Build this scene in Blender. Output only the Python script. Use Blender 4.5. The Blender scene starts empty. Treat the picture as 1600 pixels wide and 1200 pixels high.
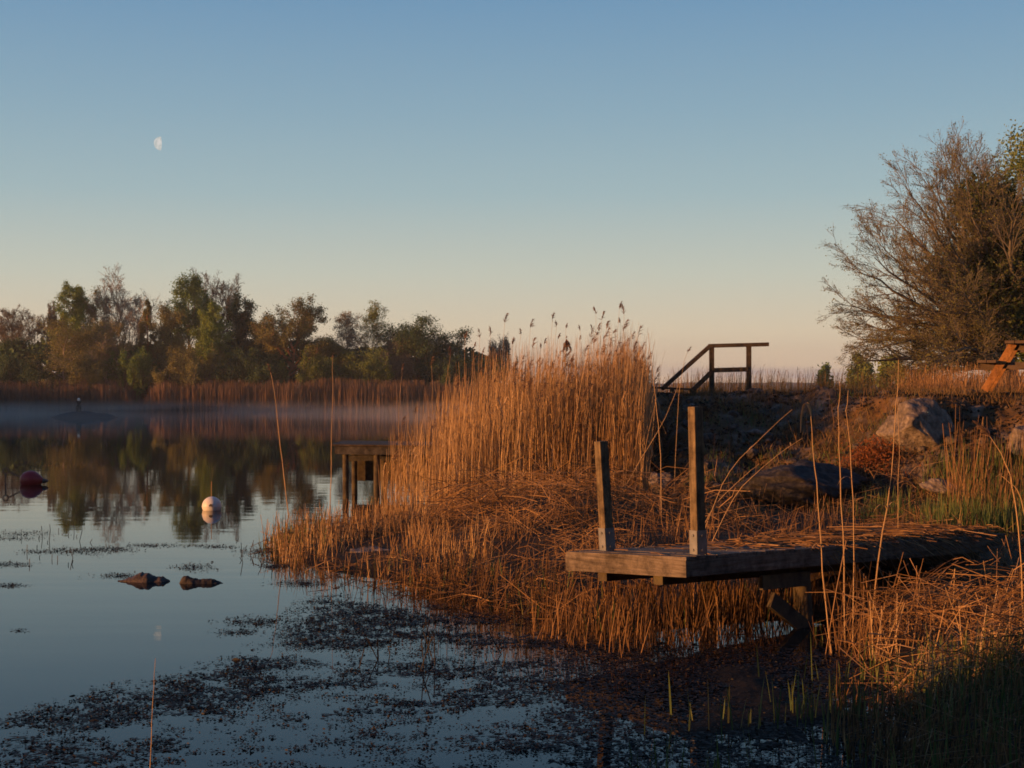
import bpy, bmesh, math, random
import numpy as np
from mathutils import Vector, Matrix
rng = np.random.default_rng(7)
random.seed(7)
S = bpy.context.scene
C = S.collection
R = math.radians

# ------------------------------------------------------------------ camera, world, sun, exposure
F = 2222.0                      # focal length in photo pixels (1600 wide)
CAMZ = 2.0
HOR = 607.0
cam = bpy.data.cameras.new('camera'); camo = bpy.data.objects.new('camera', cam); C.objects.link(camo)
cam.sensor_width = 36.0; cam.lens = 36.0 * F / 1600.0
cam.clip_start = 0.1; cam.clip_end = 20000
camo.location = (0, 0, CAMZ)
camo.rotation_euler = (R(90) + math.atan((HOR - 600) / F), 0, 0)
S.camera = camo

SUN_AZ = -114.0                 # degrees from +Y, negative = to the left
SUN_EL = 5.0
SUND = Vector((math.sin(R(SUN_AZ)) * math.cos(R(SUN_EL)), math.cos(R(SUN_AZ)) * math.cos(R(SUN_EL)), math.sin(R(SUN_EL))))
W = bpy.data.worlds.new("World"); S.world = W; W.use_nodes = True
nt = W.node_tree; nt.nodes.clear()
wo = nt.nodes.new('ShaderNodeOutputWorld'); bg = nt.nodes.new('ShaderNodeBackground')
sky = nt.nodes.new('ShaderNodeTexSky'); sky.sky_type = 'NISHITA'; sky.sun_disc = False
sky.sun_elevation = R(SUN_EL); sky.sun_rotation = R(SUN_AZ)
sky.air_density = 1.0; sky.dust_density = 1.2; sky.ozone_density = 1.6
geo = nt.nodes.new('ShaderNodeTexCoord'); sep = nt.nodes.new('ShaderNodeSeparateXYZ')
nt.links.new(geo.outputs['Generated'], sep.inputs[0])
ramp = nt.nodes.new('ShaderNodeValToRGB')          # dawn gradient of the air near the horizon, by elevation
def s2l(c):
    return tuple(((v / 255) / 12.92 if v / 255 <= 0.04045 else ((v / 255 + 0.055) / 1.055) ** 2.4) for v in c)
stops = [(0.0, (200, 172, 152)), (0.012, (212, 188, 162)), (0.04, (216, 202, 176)), (0.08, (194, 199, 186)),
         (0.135, (160, 184, 190)), (0.19, (138, 170, 188)), (0.27, (108, 150, 184)), (0.5, (62, 102, 150)), (1.0, (44, 80, 130))]
el = ramp.color_ramp.elements
while len(el) < len(stops): el.new(0.5)
for e, (p, c) in zip(el, stops):
    e.position = p; e.color = (*s2l(c), 1)
nt.links.new(sep.outputs['Z'], ramp.inputs[0])
# thin violet cloud bank low over the horizon
cn = nt.nodes.new('ShaderNodeTexNoise'); cn.inputs['Scale'].default_value = 9.0; cn.inputs['Detail'].default_value = 4
cmap = nt.nodes.new('ShaderNodeMapping'); cmap.inputs['Scale'].default_value = (1, 1, 9)
nt.links.new(geo.outputs['Generated'], cmap.inputs[0]); nt.links.new(cmap.outputs[0], cn.inputs['Vector'])
band = nt.nodes.new('ShaderNodeValToRGB'); be = band.color_ramp.elements
be[0].position = 0.003; be[0].color = (0, 0, 0, 1); be[1].position = 0.0075; be[1].color = (1, 1, 1, 1)
b2 = be.new(0.0125); b2.color = (1, 1, 1, 1); b3 = be.new(0.0165); b3.color = (0, 0, 0, 1)
nt.links.new(sep.outputs['Z'], band.inputs[0])
cth = nt.nodes.new('ShaderNodeValToRGB'); cth.color_ramp.elements[0].position = 0.42; cth.color_ramp.elements[1].position = 0.6
nt.links.new(cn.outputs['Fac'], cth.inputs[0])
cm = nt.nodes.new('ShaderNodeMath'); cm.operation = 'MULTIPLY'
nt.links.new(band.outputs[0], cm.inputs[0]); nt.links.new(cth.outputs[0], cm.inputs[1])
cm2 = nt.nodes.new('ShaderNodeMath'); cm2.operation = 'MULTIPLY'; cm2.inputs[1].default_value = 0.75
nt.links.new(cm.outputs[0], cm2.inputs[0])
cmix = nt.nodes.new('ShaderNodeMixRGB'); cmix.inputs[2].default_value = (*s2l((158, 146, 152)), 1)
nt.links.new(cm2.outputs[0], cmix.inputs[0]); nt.links.new(ramp.outputs[0], cmix.inputs[1])
# the air gradient is mixed with the physical sky
EXPOSURE = 0.58
SKY_STRENGTH = 0.08
gain = nt.nodes.new('ShaderNodeMixRGB'); gain.blend_type = 'MULTIPLY'; gain.inputs[0].default_value = 1
g = 1.06 * 2 ** -EXPOSURE / SKY_STRENGTH; gain.inputs[2].default_value = (g, g, g, 1)
nt.links.new(cmix.outputs[0], gain.inputs[1])
smix = nt.nodes.new('ShaderNodeMixRGB'); smix.inputs[0].default_value = 0.9
nt.links.new(sky.outputs[0], smix.inputs[1]); nt.links.new(gain.outputs[0], smix.inputs[2])
nt.links.new(smix.outputs[0], bg.inputs[0]); bg.inputs[1].default_value = SKY_STRENGTH
nt.links.new(bg.outputs[0], wo.inputs[0])

sl = bpy.data.lights.new('sun', 'SUN'); slo = bpy.data.objects.new('sun', sl); C.objects.link(slo)
sl.energy = 5.0; sl.angle = R(0.5); sl.color = (1.0, 0.43, 0.135)
slo.rotation_euler = (-SUND).to_track_quat('-Z', 'Y').to_euler()

S.view_settings.view_transform = 'Standard'; S.view_settings.look = 'None'
S.view_settings.exposure = EXPOSURE; S.view_settings.gamma = 1.0
S.cycles.use_denoising = True
S.cycles.max_bounces = 6; S.cycles.diffuse_bounces = 2; S.cycles.glossy_bounces = 3
S.cycles.transparent_max_bounces = 8; S.cycles.volume_bounces = 0
S.cycles.filter_width = 1.7
S.render.film_transparent = False

# ------------------------------------------------------------------ helpers
def P(px, py, Y):
    return np.array([(px - 800) / F * Y, Y, CAMZ - (py - HOR) / F * Y])
def Wt(px, py, z=0.0):
    Y = (CAMZ - z) * F / (py - HOR)
    return np.array([(px - 800) / F * Y, Y, z])
def nrm(v):
    return v / np.maximum(np.linalg.norm(v, axis=-1, keepdims=True), 1e-9)
def sstep(a, b, x):
    t = np.clip((x - a) / (b - a), 0, 1); return t * t * (3 - 2 * t)
_perm = np.random.default_rng(3).random((256, 256))
def vnoise(x, y):
    xi = np.floor(x).astype(int); yi = np.floor(y).astype(int); fx = x - xi; fy = y - yi
    fx = fx * fx * (3 - 2 * fx); fy = fy * fy * (3 - 2 * fy)
    g = lambda i, j: _perm[i & 255, j & 255]
    return (g(xi, yi) * (1 - fx) + g(xi + 1, yi) * fx) * (1 - fy) + (g(xi, yi + 1) * (1 - fx) + g(xi + 1, yi + 1) * fx) * fy
def fbm(x, y, o=4):
    s = 0; a = 0.5
    for k in range(o):
        s = s + a * vnoise(x * 2 ** k + 17 * k, y * 2 ** k - 31 * k); a *= 0.5
    return s

class MB:
    """Collects vertices and faces; builds ONE mesh object."""
    def __init__(s): s.v = []; s.q = []; s.t = []; s.a = []; s.qm = []; s.tm = []; s.n = 0
    def add(s, v, q=None, t=None, tint=None, mi=0):
        v = np.asarray(v, float).reshape(-1, 3)
        if q is not None and len(q):
            s.q.append(np.asarray(q, int) + s.n); s.qm.append(np.full(len(q), mi))
        if t is not None and len(t):
            s.t.append(np.asarray(t, int) + s.n); s.tm.append(np.full(len(t), mi))
        s.a.append(np.full(len(v), 0.5) if tint is None else np.broadcast_to(tint, (len(v),)).astype(float))
        s.v.append(v); s.n += len(v); return s
    def tubes(s, Cn, Rd, sides=3, tint=None, mi=0, cap=True):
        Cn = np.asarray(Cn, float); N, K, _ = Cn.shape
        Rd = np.broadcast_to(np.asarray(Rd, float), (N, K))
        T = nrm(Cn[:, -1] - Cn[:, 0])
        ref = np.where(np.abs(T[:, 2:3]) < 0.8, np.array([[0, 0, 1.]]), np.array([[1., 0, 0]]))
        A = nrm(np.cross(T, ref)); B = np.cross(T, A)
        ph = rng.random(N) * 6.28
        an = ph[:, None] + np.arange(sides)[None] * 2 * np.pi / sides
        off = np.cos(an)[..., None] * A[:, None] + np.sin(an)[..., None] * B[:, None]
        V = Cn[:, :, None, :] + off[:, None] * Rd[:, :, None, None]
        base = np.arange(N)[:, None, None] * (K * sides)
        k = np.arange(K - 1)[None, :, None] * sides; j = np.arange(sides)[None, None]; j2 = (j + 1) % sides
        q = np.stack([base + k + j, base + k + j2, base + k + sides + j2, base + k + sides + j], -1).reshape(-1, 4)
        t = None
        if cap and sides == 3:
            b = np.arange(N) * (K * sides) + (K - 1) * sides
            t = np.stack([b, b + 1, b + 2], -1)
        tv = None if tint is None else np.repeat(np.broadcast_to(tint, (N,)), K * sides)
        return s.add(V, q, t, tv, mi)
    def leaves(s, Pn, size, tint=None, mi=0, flat=0.0, asp=0.55, dirs=None):
        N = len(Pn); size = np.broadcast_to(size, (N,))
        d = nrm(rng.normal(size=(N, 3))) if dirs is None else nrm(dirs)
        d[:, 2] *= (1 - flat); d = nrm(d)
        r = rng.normal(size=(N, 3)); r[:, 2] *= (1 - flat)
        w = nrm(np.cross(d, nrm(rng.normal(size=(N, 3))))); 
        if flat > 0: w[:, 2] *= (1 - flat); w = nrm(w)
        a = Pn - d * size[:, None] * .5; b = Pn + w * size[:, None] * asp * .5; c = Pn + d * size[:, None] * .5; e = Pn - w * size[:, None] * asp * .5
        V = np.stack([a, b, c, e], 1)
        q = np.arange(N * 4).reshape(N, 4)
        return s.add(V, q, None, None if tint is None else np.repeat(np.broadcast_to(tint, (N,)), 4), mi)
    def box(s, c, ax, ay, az, mi=0, tint=None):
        c, ax, ay, az = [np.asarray(k, float) for k in (c, ax, ay, az)]
        V = [c + sx * ax + sy * ay + sz * az for sz in (-1, 1) for sy in (-1, 1) for sx in (-1, 1)]
        q = [(0, 2, 3, 1), (4, 5, 7, 6), (0, 1, 5, 4), (2, 6, 7, 3), (0, 4, 6, 2), (1, 3, 7, 5)]
        if np.dot(np.cross(ax, ay), az) < 0: q = [f[::-1] for f in q]
        return s.add(V, q, None, tint, mi)
    def beam(s, a, b, w, h, up=(0, 0, 1), **k):
        a = np.asarray(a, float); b = np.asarray(b, float); d = b - a; x = d / 2
        dn = d / np.linalg.norm(d); y = np.cross(np.asarray(up, float), dn); y /= np.linalg.norm(y); z = np.cross(dn, y)
        return s.box((a + b) / 2, x, y * w / 2, z * h / 2, **k)
    def lathe(s, prof, n=28, axis='z', origin=(0, 0, 0), mi=0):
        prof = np.asarray(prof, float); th = np.arange(n) * 2 * np.pi / n; K = len(prof)
        r = prof[:, 0][:, None]; h = np.broadcast_to(prof[:, 1][:, None], (K, n))
        V = np.stack([r * np.cos(th), r * np.sin(th), h], -1)
        if axis == 'x': V = V[..., [2, 0, 1]]
        k = np.arange(K - 1)[:, None] * n; j = np.arange(n)[None]; j2 = (j + 1) % n
        q = np.stack([k + j, k + j2, k + n + j2, k + n + j], -1).reshape(-1, 4)
        return s.add(V.reshape(-1, 3) + np.asarray(origin, float), q, None, None, mi)
    def build(s, name, mats, parent=None, smooth=False, bevel=0.0):
        V = np.concatenate(s.v); me = bpy.data.meshes.new(name)
        nq = sum(len(x) for x in s.q); ntr = sum(len(x) for x in s.t)
        Q = np.concatenate(s.q).ravel() if nq else np.zeros(0, int); T = np.concatenate(s.t).ravel() if ntr else np.zeros(0, int)
        me.vertices.add(len(V)); me.loops.add(len(Q) + len(T)); me.polygons.add(nq + ntr)
        off = V[0] * 0
        o = bpy.data.objects.new(name, me); C.objects.link(o)
        if parent is not None:
            o.parent = parent; off = np.array(parent['_w']) if '_w' in parent else off
            o['_w'] = list(off)
        me.vertices.foreach_set('co', (V - off).astype(np.float32).ravel())
        me.loops.foreach_set('vertex_index', np.concatenate([Q, T]).astype(np.int32))
        ls = np.concatenate([np.arange(nq) * 4, nq * 4 + np.arange(ntr) * 3]).astype(np.int32)
        me.polygons.foreach_set('loop_start', ls)
        mats = mats if isinstance(mats, (list, tuple)) else [mats]
        for m in mats: me.materials.append(m)
        if len(mats) > 1:
            me.polygons.foreach_set('material_index', np.concatenate(s.qm + s.tm).astype(np.int32))
        me.polygons.foreach_set('use_smooth', np.full(nq + ntr, bool(smooth)))
        at = me.attributes.new('tint', 'FLOAT', 'POINT'); at.data.foreach_set('value', np.concatenate(s.a).astype(np.float32))
        me.update(); me.validate()
        if bevel:
            bm = bmesh.new(); bm.from_mesh(me)
            bmesh.ops.bevel(bm, geom=bm.edges[:], offset=bevel, segments=2, affect='EDGES', profile=0.6)
            bm.to_mesh(me); bm.free()
        return o
def tag(o, label=None, cat=None, group=None, kind=None):
    if label: o['label'] = label
    if cat: o['category'] = cat
    if group: o['group'] = group
    if kind: o['kind'] = kind
    return o
def empty(name, loc, label, cat, group=None):
    o = bpy.data.objects.new(name, None); C.objects.link(o); o.location = loc; o.empty_display_size = .2
    o['_w'] = [float(x) for x in loc]
    return tag(o, label, cat, group)

# ------------------------------------------------------------------ materials
def addstain(m, scale, amt):
    n = m.node_tree; p = n.nodes['Principled BSDF']; src = p.inputs['Base Color'].links[0].from_socket; tc = n.nodes['Texture Coordinate']
    z = n.nodes.new('ShaderNodeTexNoise'); z.inputs['Scale'].default_value = scale; z.inputs['Detail'].default_value = 9; z.inputs['Roughness'].default_value = .75
    n.links.new(tc.outputs['Object'], z.inputs['Vector']); r = n.nodes.new('ShaderNodeValToRGB'); r.color_ramp.elements[0].position = .38; r.color_ramp.elements[0].color = (1 - amt,) * 3 + (1,); r.color_ramp.elements[1].position = .58
    x = n.nodes.new('ShaderNodeMixRGB'); x.blend_type = 'MULTIPLY'; x.inputs[0].default_value = 1; n.links.new(z.outputs['Fac'], r.inputs[0]); n.links.new(src, x.inputs[1]); n.links.new(r.outputs[0], x.inputs[2]); n.links.new(x.outputs[0], p.inputs['Base Color'])
def mat(name, cols, scale=8.0, rough=0.85, bump=0.0, bscale=40.0, stretch=(1, 1, 1), spec=0.2, tintamt=0.0, tcol=None, detail=6, coords='Object', trans=0.0, yaw=0.0):
    m = bpy.data.materials.new(name); m.use_nodes = True; n = m.node_tree; p = n.nodes['Principled BSDF']
    p.inputs['Roughness'].default_value = rough; p.inputs['Specular IOR Level'].default_value = spec
    tc = n.nodes.new('ShaderNodeTexCoord'); mp = n.nodes.new('ShaderNodeMapping'); mp.inputs['Scale'].default_value = stretch
    mr_ = n.nodes.new('ShaderNodeMapping'); mr_.inputs['Rotation'].default_value = (0, 0, yaw)
    n.links.new(tc.outputs[coords], mr_.inputs[0]); n.links.new(mr_.outputs[0], mp.inputs[0])
    nz = n.nodes.new('ShaderNodeTexNoise'); nz.inputs['Scale'].default_value = scale; nz.inputs['Detail'].default_value = detail
    nz.inputs['Roughness'].default_value = 0.65
    n.links.new(mp.outputs[0], nz.inputs['Vector'])
    cr = n.nodes.new('ShaderNodeValToRGB'); e = cr.color_ramp.elements
    while len(e) < len(cols): e.new(0.5)
    for i, c in enumerate(cols):
        e[i].position = 0.3 + 0.4 * i / max(1, len(cols) - 1); e[i].color = (*c, 1)
    n.links.new(nz.outputs['Fac'], cr.inputs[0]); out = cr.outputs[0]
    if tintamt:
        at = n.nodes.new('ShaderNodeAttribute'); at.attribute_name = 'tint'
        mx = n.nodes.new('ShaderNodeMixRGB'); mx.blend_type = 'MIX'
        tr = n.nodes.new('ShaderNodeValToRGB'); te = tr.color_ramp.elements
        tcol = tcol or [(0.3, 0.3, 0.3), (1, 1, 1)]
        while len(te) < len(tcol): te.new(0.5)
        for i, c in enumerate(tcol):
            te[i].position = i / max(1, len(tcol) - 1); te[i].color = (*c, 1)
        n.links.new(at.outputs['Fac'], tr.inputs[0])
        mx.inputs[0].default_value = tintamt
        n.links.new(out, mx.inputs[1]); n.links.new(tr.outputs[0], mx.inputs[2]); out = mx.outputs[0]
    n.links.new(out, p.inputs['Base Color'])
    if bump:
        bz = n.nodes.new('ShaderNodeTexNoise'); bz.inputs['Scale'].default_value = bscale; bz.inputs['Detail'].default_value = 5
        n.links.new(mp.outputs[0], bz.inputs['Vector'])
        b = n.nodes.new('ShaderNodeBump'); b.inputs['Strength'].default_value = bump; b.inputs['Distance'].default_value = 0.02
        n.links.new(bz.outputs['Fac'], b.inputs['Height']); n.links.new(b.outputs[0], p.inputs['Normal'])
    if trans:
        tl = n.nodes.new('ShaderNodeBsdfTranslucent'); ms = n.nodes.new('ShaderNodeMixShader'); ms.inputs[0].default_value = trans
        n.links.new(out, tl.inputs[0]); n.links.new(p.outputs[0], ms.inputs[1]); n.links.new(tl.outputs[0], ms.inputs[2])
        n.links.new(ms.outputs[0], n.nodes['Material Output'].inputs['Surface'])
    return m
STRAW = [(0.18, 0.098, 0.038), (0.36, 0.215, 0.092), (0.5, 0.335, 0.16), (0.62, 0.45, 0.25)]
M = {}
M['reed'] = mat('dry_reed', [(0.32, 0.18, 0.074), (0.5, 0.31, 0.135)], 3, 0.7, tintamt=0.75, tcol=STRAW, trans=0.15)
M['plume'] = mat('reed_plume', [(0.16, 0.10, 0.075), (0.28, 0.18, 0.13)], 20, 0.95, tintamt=0.3, tcol=[(0.12, 0.08, 0.06), (0.34, 0.22, 0.15)], trans=0.25)
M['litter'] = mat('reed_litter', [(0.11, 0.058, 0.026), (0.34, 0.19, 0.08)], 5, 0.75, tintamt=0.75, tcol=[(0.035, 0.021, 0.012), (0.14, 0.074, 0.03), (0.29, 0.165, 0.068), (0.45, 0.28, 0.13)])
M['farreed'] = mat('far_reed', [(0.1, 0.058, 0.035), (0.2, 0.12, 0.07)], 0.4, 0.9, tintamt=0.6, tcol=[(0.07, 0.04, 0.026), (0.16, 0.095, 0.058), (0.24, 0.15, 0.095)])
M['green'] = mat('green_blade', [(0.05, 0.085, 0.026), (0.11, 0.145, 0.04)], 6, 0.6, tintamt=0.6, tcol=[(0.05, 0.09, 0.03), (0.13, 0.18, 0.05), (0.26, 0.2, 0.075)], trans=0.25)
M['drygrass'] = mat('dry_grass', [(0.12, 0.075, 0.035), (0.3, 0.19, 0.08)], 3, 0.85, tintamt=0.7, tcol=[(0.05, 0.06, 0.02), (0.16, 0.10, 0.04), (0.32, 0.2, 0.085)])
M['bracken'] = mat('bracken', [(0.12, 0.038, 0.013), (0.26, 0.085, 0.024)], 8, 0.85, tintamt=0.5, tcol=[(0.06, 0.025, 0.01), (0.28, 0.1, 0.03)])
M['rubble'] = mat('rubble', [(0.02, 0.016, 0.013), (0.07, 0.05, 0.038)], 6, 0.95, tintamt=0.6, tcol=[(0.012, 0.01, 0.009), (0.05, 0.036, 0.026), (0.10, 0.07, 0.045), (0.17, 0.13, 0.1)])
M['weed'] = mat('floating_weed', [(0.010, 0.009, 0.008), (0.026, 0.021, 0.017)], 30, 0.6, tintamt=0.4, tcol=[(0.006, 0.006, 0.006), (0.03, 0.025, 0.019)], spec=0.2)
WC = [(0.075, 0.06, 0.047), (0.17, 0.138, 0.108), (0.25, 0.205, 0.16)]
M['wood'] = mat('weathered_wood', WC, 5, 0.85, bump=0.6, bscale=9, stretch=(.35, 7, 7), detail=8, yaw=-math.atan2(.65, .76))
M['woodv'] = mat('weathered_board', WC, 5, 0.85, bump=0.6, bscale=9, stretch=(7, .35, 7), detail=8, yaw=-math.atan2(.65, .76))
M['postwood'] = mat('post_wood', [(0.09, 0.062, 0.036), (0.19, 0.14, 0.08), (0.26, 0.2, 0.115)], 9, 0.8, bump=0.5, bscale=30, stretch=(5, 5, 0.35), detail=8)
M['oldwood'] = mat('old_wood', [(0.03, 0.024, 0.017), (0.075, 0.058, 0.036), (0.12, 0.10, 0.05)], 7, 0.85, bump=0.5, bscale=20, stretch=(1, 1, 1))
M['greywood'] = mat('grey_wood', [(0.06, 0.054, 0.046), (0.12, 0.108, 0.09)], 8, 0.85, bump=0.4, bscale=25)
M['darkwood'] = mat('dark_rail_wood', [(0.06, 0.045, 0.03), (0.12, 0.088, 0.058)], 10, 0.8, bump=0.3)
M['tablewood'] = mat('table_wood', [(0.26, 0.115, 0.036), (0.38, 0.18, 0.06)], 9, 0.65, bump=0.3, bscale=25)
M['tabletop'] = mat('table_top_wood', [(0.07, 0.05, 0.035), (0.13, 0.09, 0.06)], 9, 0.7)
M['zinc'] = mat('galvanised_steel', [(0.16, 0.165, 0.165), (0.28, 0.285, 0.285)], 12, 0.5, spec=0.5)
M['zinc'].node_tree.nodes['Principled BSDF'].inputs['Metallic'].default_value = 0.4
M['steel'] = mat('dark_steel', [(0.04, 0.04, 0.04), (0.08, 0.075, 0.07)], 12, 0.5, spec=0.5)
M['rock'] = mat('granite', [(0.04, 0.034, 0.029), (0.16, 0.13, 0.105), (0.32, 0.265, 0.215)], 9, 0.9, bump=1.0, bscale=22, detail=14)
M['darkrock'] = mat('dark_rock', [(0.01, 0.01, 0.01), (0.03, 0.027, 0.026), (0.075, 0.064, 0.056)], 7, 0.8, bump=1.0, bscale=16, detail=14, spec=0.2)
M['brownrock'] = mat('wet_brown_rock', [(0.02, 0.016, 0.013), (0.075, 0.054, 0.04), (0.14, 0.10, 0.075)], 9, 0.6, bump=0.8, bscale=30, detail=9, spec=0.4)
M['bark'] = mat('bark', [(0.07, 0.05, 0.035), (0.16, 0.115, 0.08)], 4, 0.9)
M['palebark'] = mat('pale_bark', [(0.2, 0.15, 0.11), (0.4, 0.33, 0.26)], 3, 0.85)
M['pinebark'] = mat('pine_bark', [(0.22, 0.09, 0.045), (0.36, 0.16, 0.08)], 3, 0.85)
M['oakbark'] = mat('oak_bark', [(0.095, 0.08, 0.06), (0.19, 0.165, 0.125)], 4, 0.9)
for k_ in ('wood', 'woodv', 'postwood', 'greywood', 'tablewood', 'darkwood'): addstain(M[k_], 7.0, .6)
for k_ in ('buoyw_',): pass
def leafmat(name, a, b, c): return mat(name, [a, b], 0.8, 0.8, tintamt=0.55, tcol=[a, b, c], trans=0.2)
M['olive'] = leafmat('olive_leaf', (0.085, 0.108, 0.024), (0.163, 0.203, 0.047), (0.248, 0.3, 0.076))
M['birch'] = leafmat('birch_leaf', (0.095, 0.143, 0.024), (0.179, 0.247, 0.044), (0.274, 0.346, 0.068))
M['brownbud'] = leafmat('budding_leaf', (0.115, 0.107, 0.036), (0.218, 0.203, 0.066), (0.322, 0.312, 0.11))
M['greyt'] = leafmat('grey_twig_bud', (0.106, 0.099, 0.068), (0.19, 0.172, 0.117), (0.261, 0.248, 0.165))
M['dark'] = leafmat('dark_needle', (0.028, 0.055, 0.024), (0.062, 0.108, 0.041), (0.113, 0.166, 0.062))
M['pine'] = leafmat('pine_needle', (0.068, 0.076, 0.024), (0.158, 0.15, 0.05), (0.259, 0.233, 0.083))
M['midgreen'] = leafmat('mid_green_leaf', (0.069, 0.111, 0.024), (0.138, 0.212, 0.047), (0.218, 0.317, 0.068))
M['ivy'] = leafmat('deep_green_leaf', (0.035, 0.05, 0.012), (0.075, 0.095, 0.022), (0.13, 0.145, 0.038))
M['oakbud'] = leafmat('oak_bud', (0.10, 0.095, 0.03), (0.18, 0.172, 0.05), (0.25, 0.235, 0.075))

# ------------------------------------------------------------------ terrain
def poly(pts): return np.array(pts, float)
main = [tuple(Wt(*p)[:2]) for p in [(432, 848), (455, 872), (500, 893), (600, 906), (700, 927), (800, 947), (900, 965), (1000, 984), (1100, 978), (1230, 965), (1315, 974), (1345, 1005)]]
main += [(2.72, 10.1), (2.68, 9.4), (2.45, 8.6), (2.2, 7.6), (1.9, 6.4), (0.9, 4.6), (-1.2, 2.5), (-3, -1), (-6, -12), (-30, -40), (-60, -300), (900, -300), (3000, 400), (3000, 1500), (700, 1100),
         (420, 700), (150, 260), (60, 175), (30, 120), (13, 70), (7, 50), (3.2, 37), (1.2, 32), (0.4, 30), (-0.4, 27.5), (-0.85, 25.5), (-1.3, 24.0), (-1.75, 22.4), (-2.3, 20.8), (-2.85, 19.6)]
main = poly(main)
isl = poly([(-300, 130), (-160, 137), (-70, 137), (-48, 135.5), (-38, 137.5), (-20, 136), (-6, 137), (1, 141), (2.5, 147), (0, 160), (-30, 185), (-200, 240), (-400, 200)])
def sdist(px, py, pl):
    """signed distance to polygon, positive inside"""
    d = np.full(px.shape, 1e18); ins = np.zeros(px.shape, bool); n = len(pl)
    for i in range(n):
        ax, ay = pl[i]; bx, by = pl[(i + 1) % n]; ex, ey = bx - ax, by - ay
        t = np.clip(((px - ax) * ex + (py - ay) * ey) / (ex * ex + ey * ey), 0, 1)
        d = np.minimum(d, (px - ax - t * ex) ** 2 + (py - ay - t * ey) ** 2)
        cond = ((ay > py) != (by > py)) & (px < (bx - ax) * (py - ay) / (by - ay + 1e-12) + ax)
        ins ^= cond
    d = np.sqrt(d); return np.where(ins, d, -d)
SHOAL = poly([tuple(Wt(*p)[:2]) for p in [(1010, 1040), (1130, 1030), (1330, 1030), (1440, 1060), (1500, 1200), (1500, 1330), (960, 1330), (985, 1180), (985, 1090)]])
def height(x, y, full=False):
    wob = 0.35 * (fbm(x * 1.3, y * 1.3) - 0.47)
    d = sdist(x, y, main) + np.where(y < 60, wob, 0)
    z = np.where(d > 0, 0.08 * sstep(0, .35, d) + 0.22 * sstep(0.2, 2.2, d) * sstep(-2.6, .3, x), -0.8 * (1 - np.exp(np.minimum(d, 0) / 2.0)) - 0.02)
    sh = sdist(x, y, SHOAL); z = np.where(sh > -.3, np.maximum(z, -.06 + .066 * sstep(-.3, .5, sh) + .06 * (fbm(x * 3.1, y * 3.1) - .5)), z)
    inl = sstep(0.0, 1.2, d)
    # litter mounds of trampled reed
    z = z + inl * (0.24 * np.exp(-(((x - 0.8) / 1.5) ** 2 + ((y - 18.6) / 2.0) ** 2)) + 0.16 * np.exp(-(((x - 3.75) / 0.8) ** 2 + ((y - 9.9) / 0.55) ** 2)))
    z = z + inl * 0.10 * (fbm(x * 1.7 + 5, y * 1.7) - 0.47)
    # rocky mound
    foot = 19.6 + 0.8 * (fbm(x * .6, y * 0 + 3.3) - .5) + 0.0 * x
    crest = 27.0 - 4.6 * sstep(4.4, 6.6, x)
    t = np.clip((y - foot) / (crest - foot), 0, 1)
    prof = 0.55 * sstep(0, 1, t) + 0.45 * np.sin(t * np.pi / 2)
    left = sstep(2.0, 2.75, x + 0.06 * (y - 24) + 0.5 * (fbm(x * 0 + 2, y * 1.1) - .5))
    far = sstep(200, 60, y)
    hz = 1.58 * prof * left
    rockn = (fbm(x * 1.1, y * 1.1, 5) - 0.47) * 0.55 + (np.abs(fbm(x * 2.9, y * 2.9, 4) - 0.47)) * -0.35
    hz = hz + rockn * left * sstep(0, .25, t) * (1 - 0.85 * sstep(0.9, 1.0, t) * 1) * (y < 40)
    hz = np.where(d > 0.5, hz * sstep(0.5, 2.0, np.where(y > 26, d, 9)), 0)
    z = z + np.where(d > 0, hz, 0) * (0.75 + 0.25 * far)
    z = np.where((y > 34) & (d > 0), z - 0.25 * sstep(34, 60, y), z)
    rk = left * sstep(0.1, 0.35, t) * sstep(34, 26, y) * (d > 0.3)
    di = sdist(x, y, isl)
    zi = np.where(di > 0, 0.15 + 1.3 * sstep(0, 14, di) + 0.5 * fbm(x * .1, y * .1), -1)
    z = np.maximum(z, np.where(di > 0, zi, z))
    if full: return z, rk, d
    return z
def axis(parts):
    out = []
    for a, b, st in parts: out.append(np.arange(a, b, st))
    return np.unique(np.concatenate(out))
gx = axis([(-2600, -400, 200), (-400, -90, 20), (-90, -12, 3), (-12, -4, 0.3), (-4, 8, 0.055), (8, 14, 0.2), (14, 40, 1.5), (40, 300, 20), (300, 3000, 150)])
gy = axis([(-300, -20, 20), (-20, 3, 1), (3, 8, 0.12), (8, 30, 0.07), (30, 50, 0.4), (50, 180, 2.5), (180, 500, 20), (500, 4200, 200)])
GX, GY = np.meshgrid(gx, gy)
gz, rk, gd = height(GX.ravel(), GY.ravel(), True)
mb = MB(); nx, ny = len(gx), len(gy)
i = np.arange(ny - 1)[:, None] * nx + np.arange(nx - 1)[None]
mb.add(np.stack([GX.ravel(), GY.ravel(), gz], -1), np.stack([i, i + 1, i + nx + 1, i + nx], -1).reshape(-1, 4), tint=rk)
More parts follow.
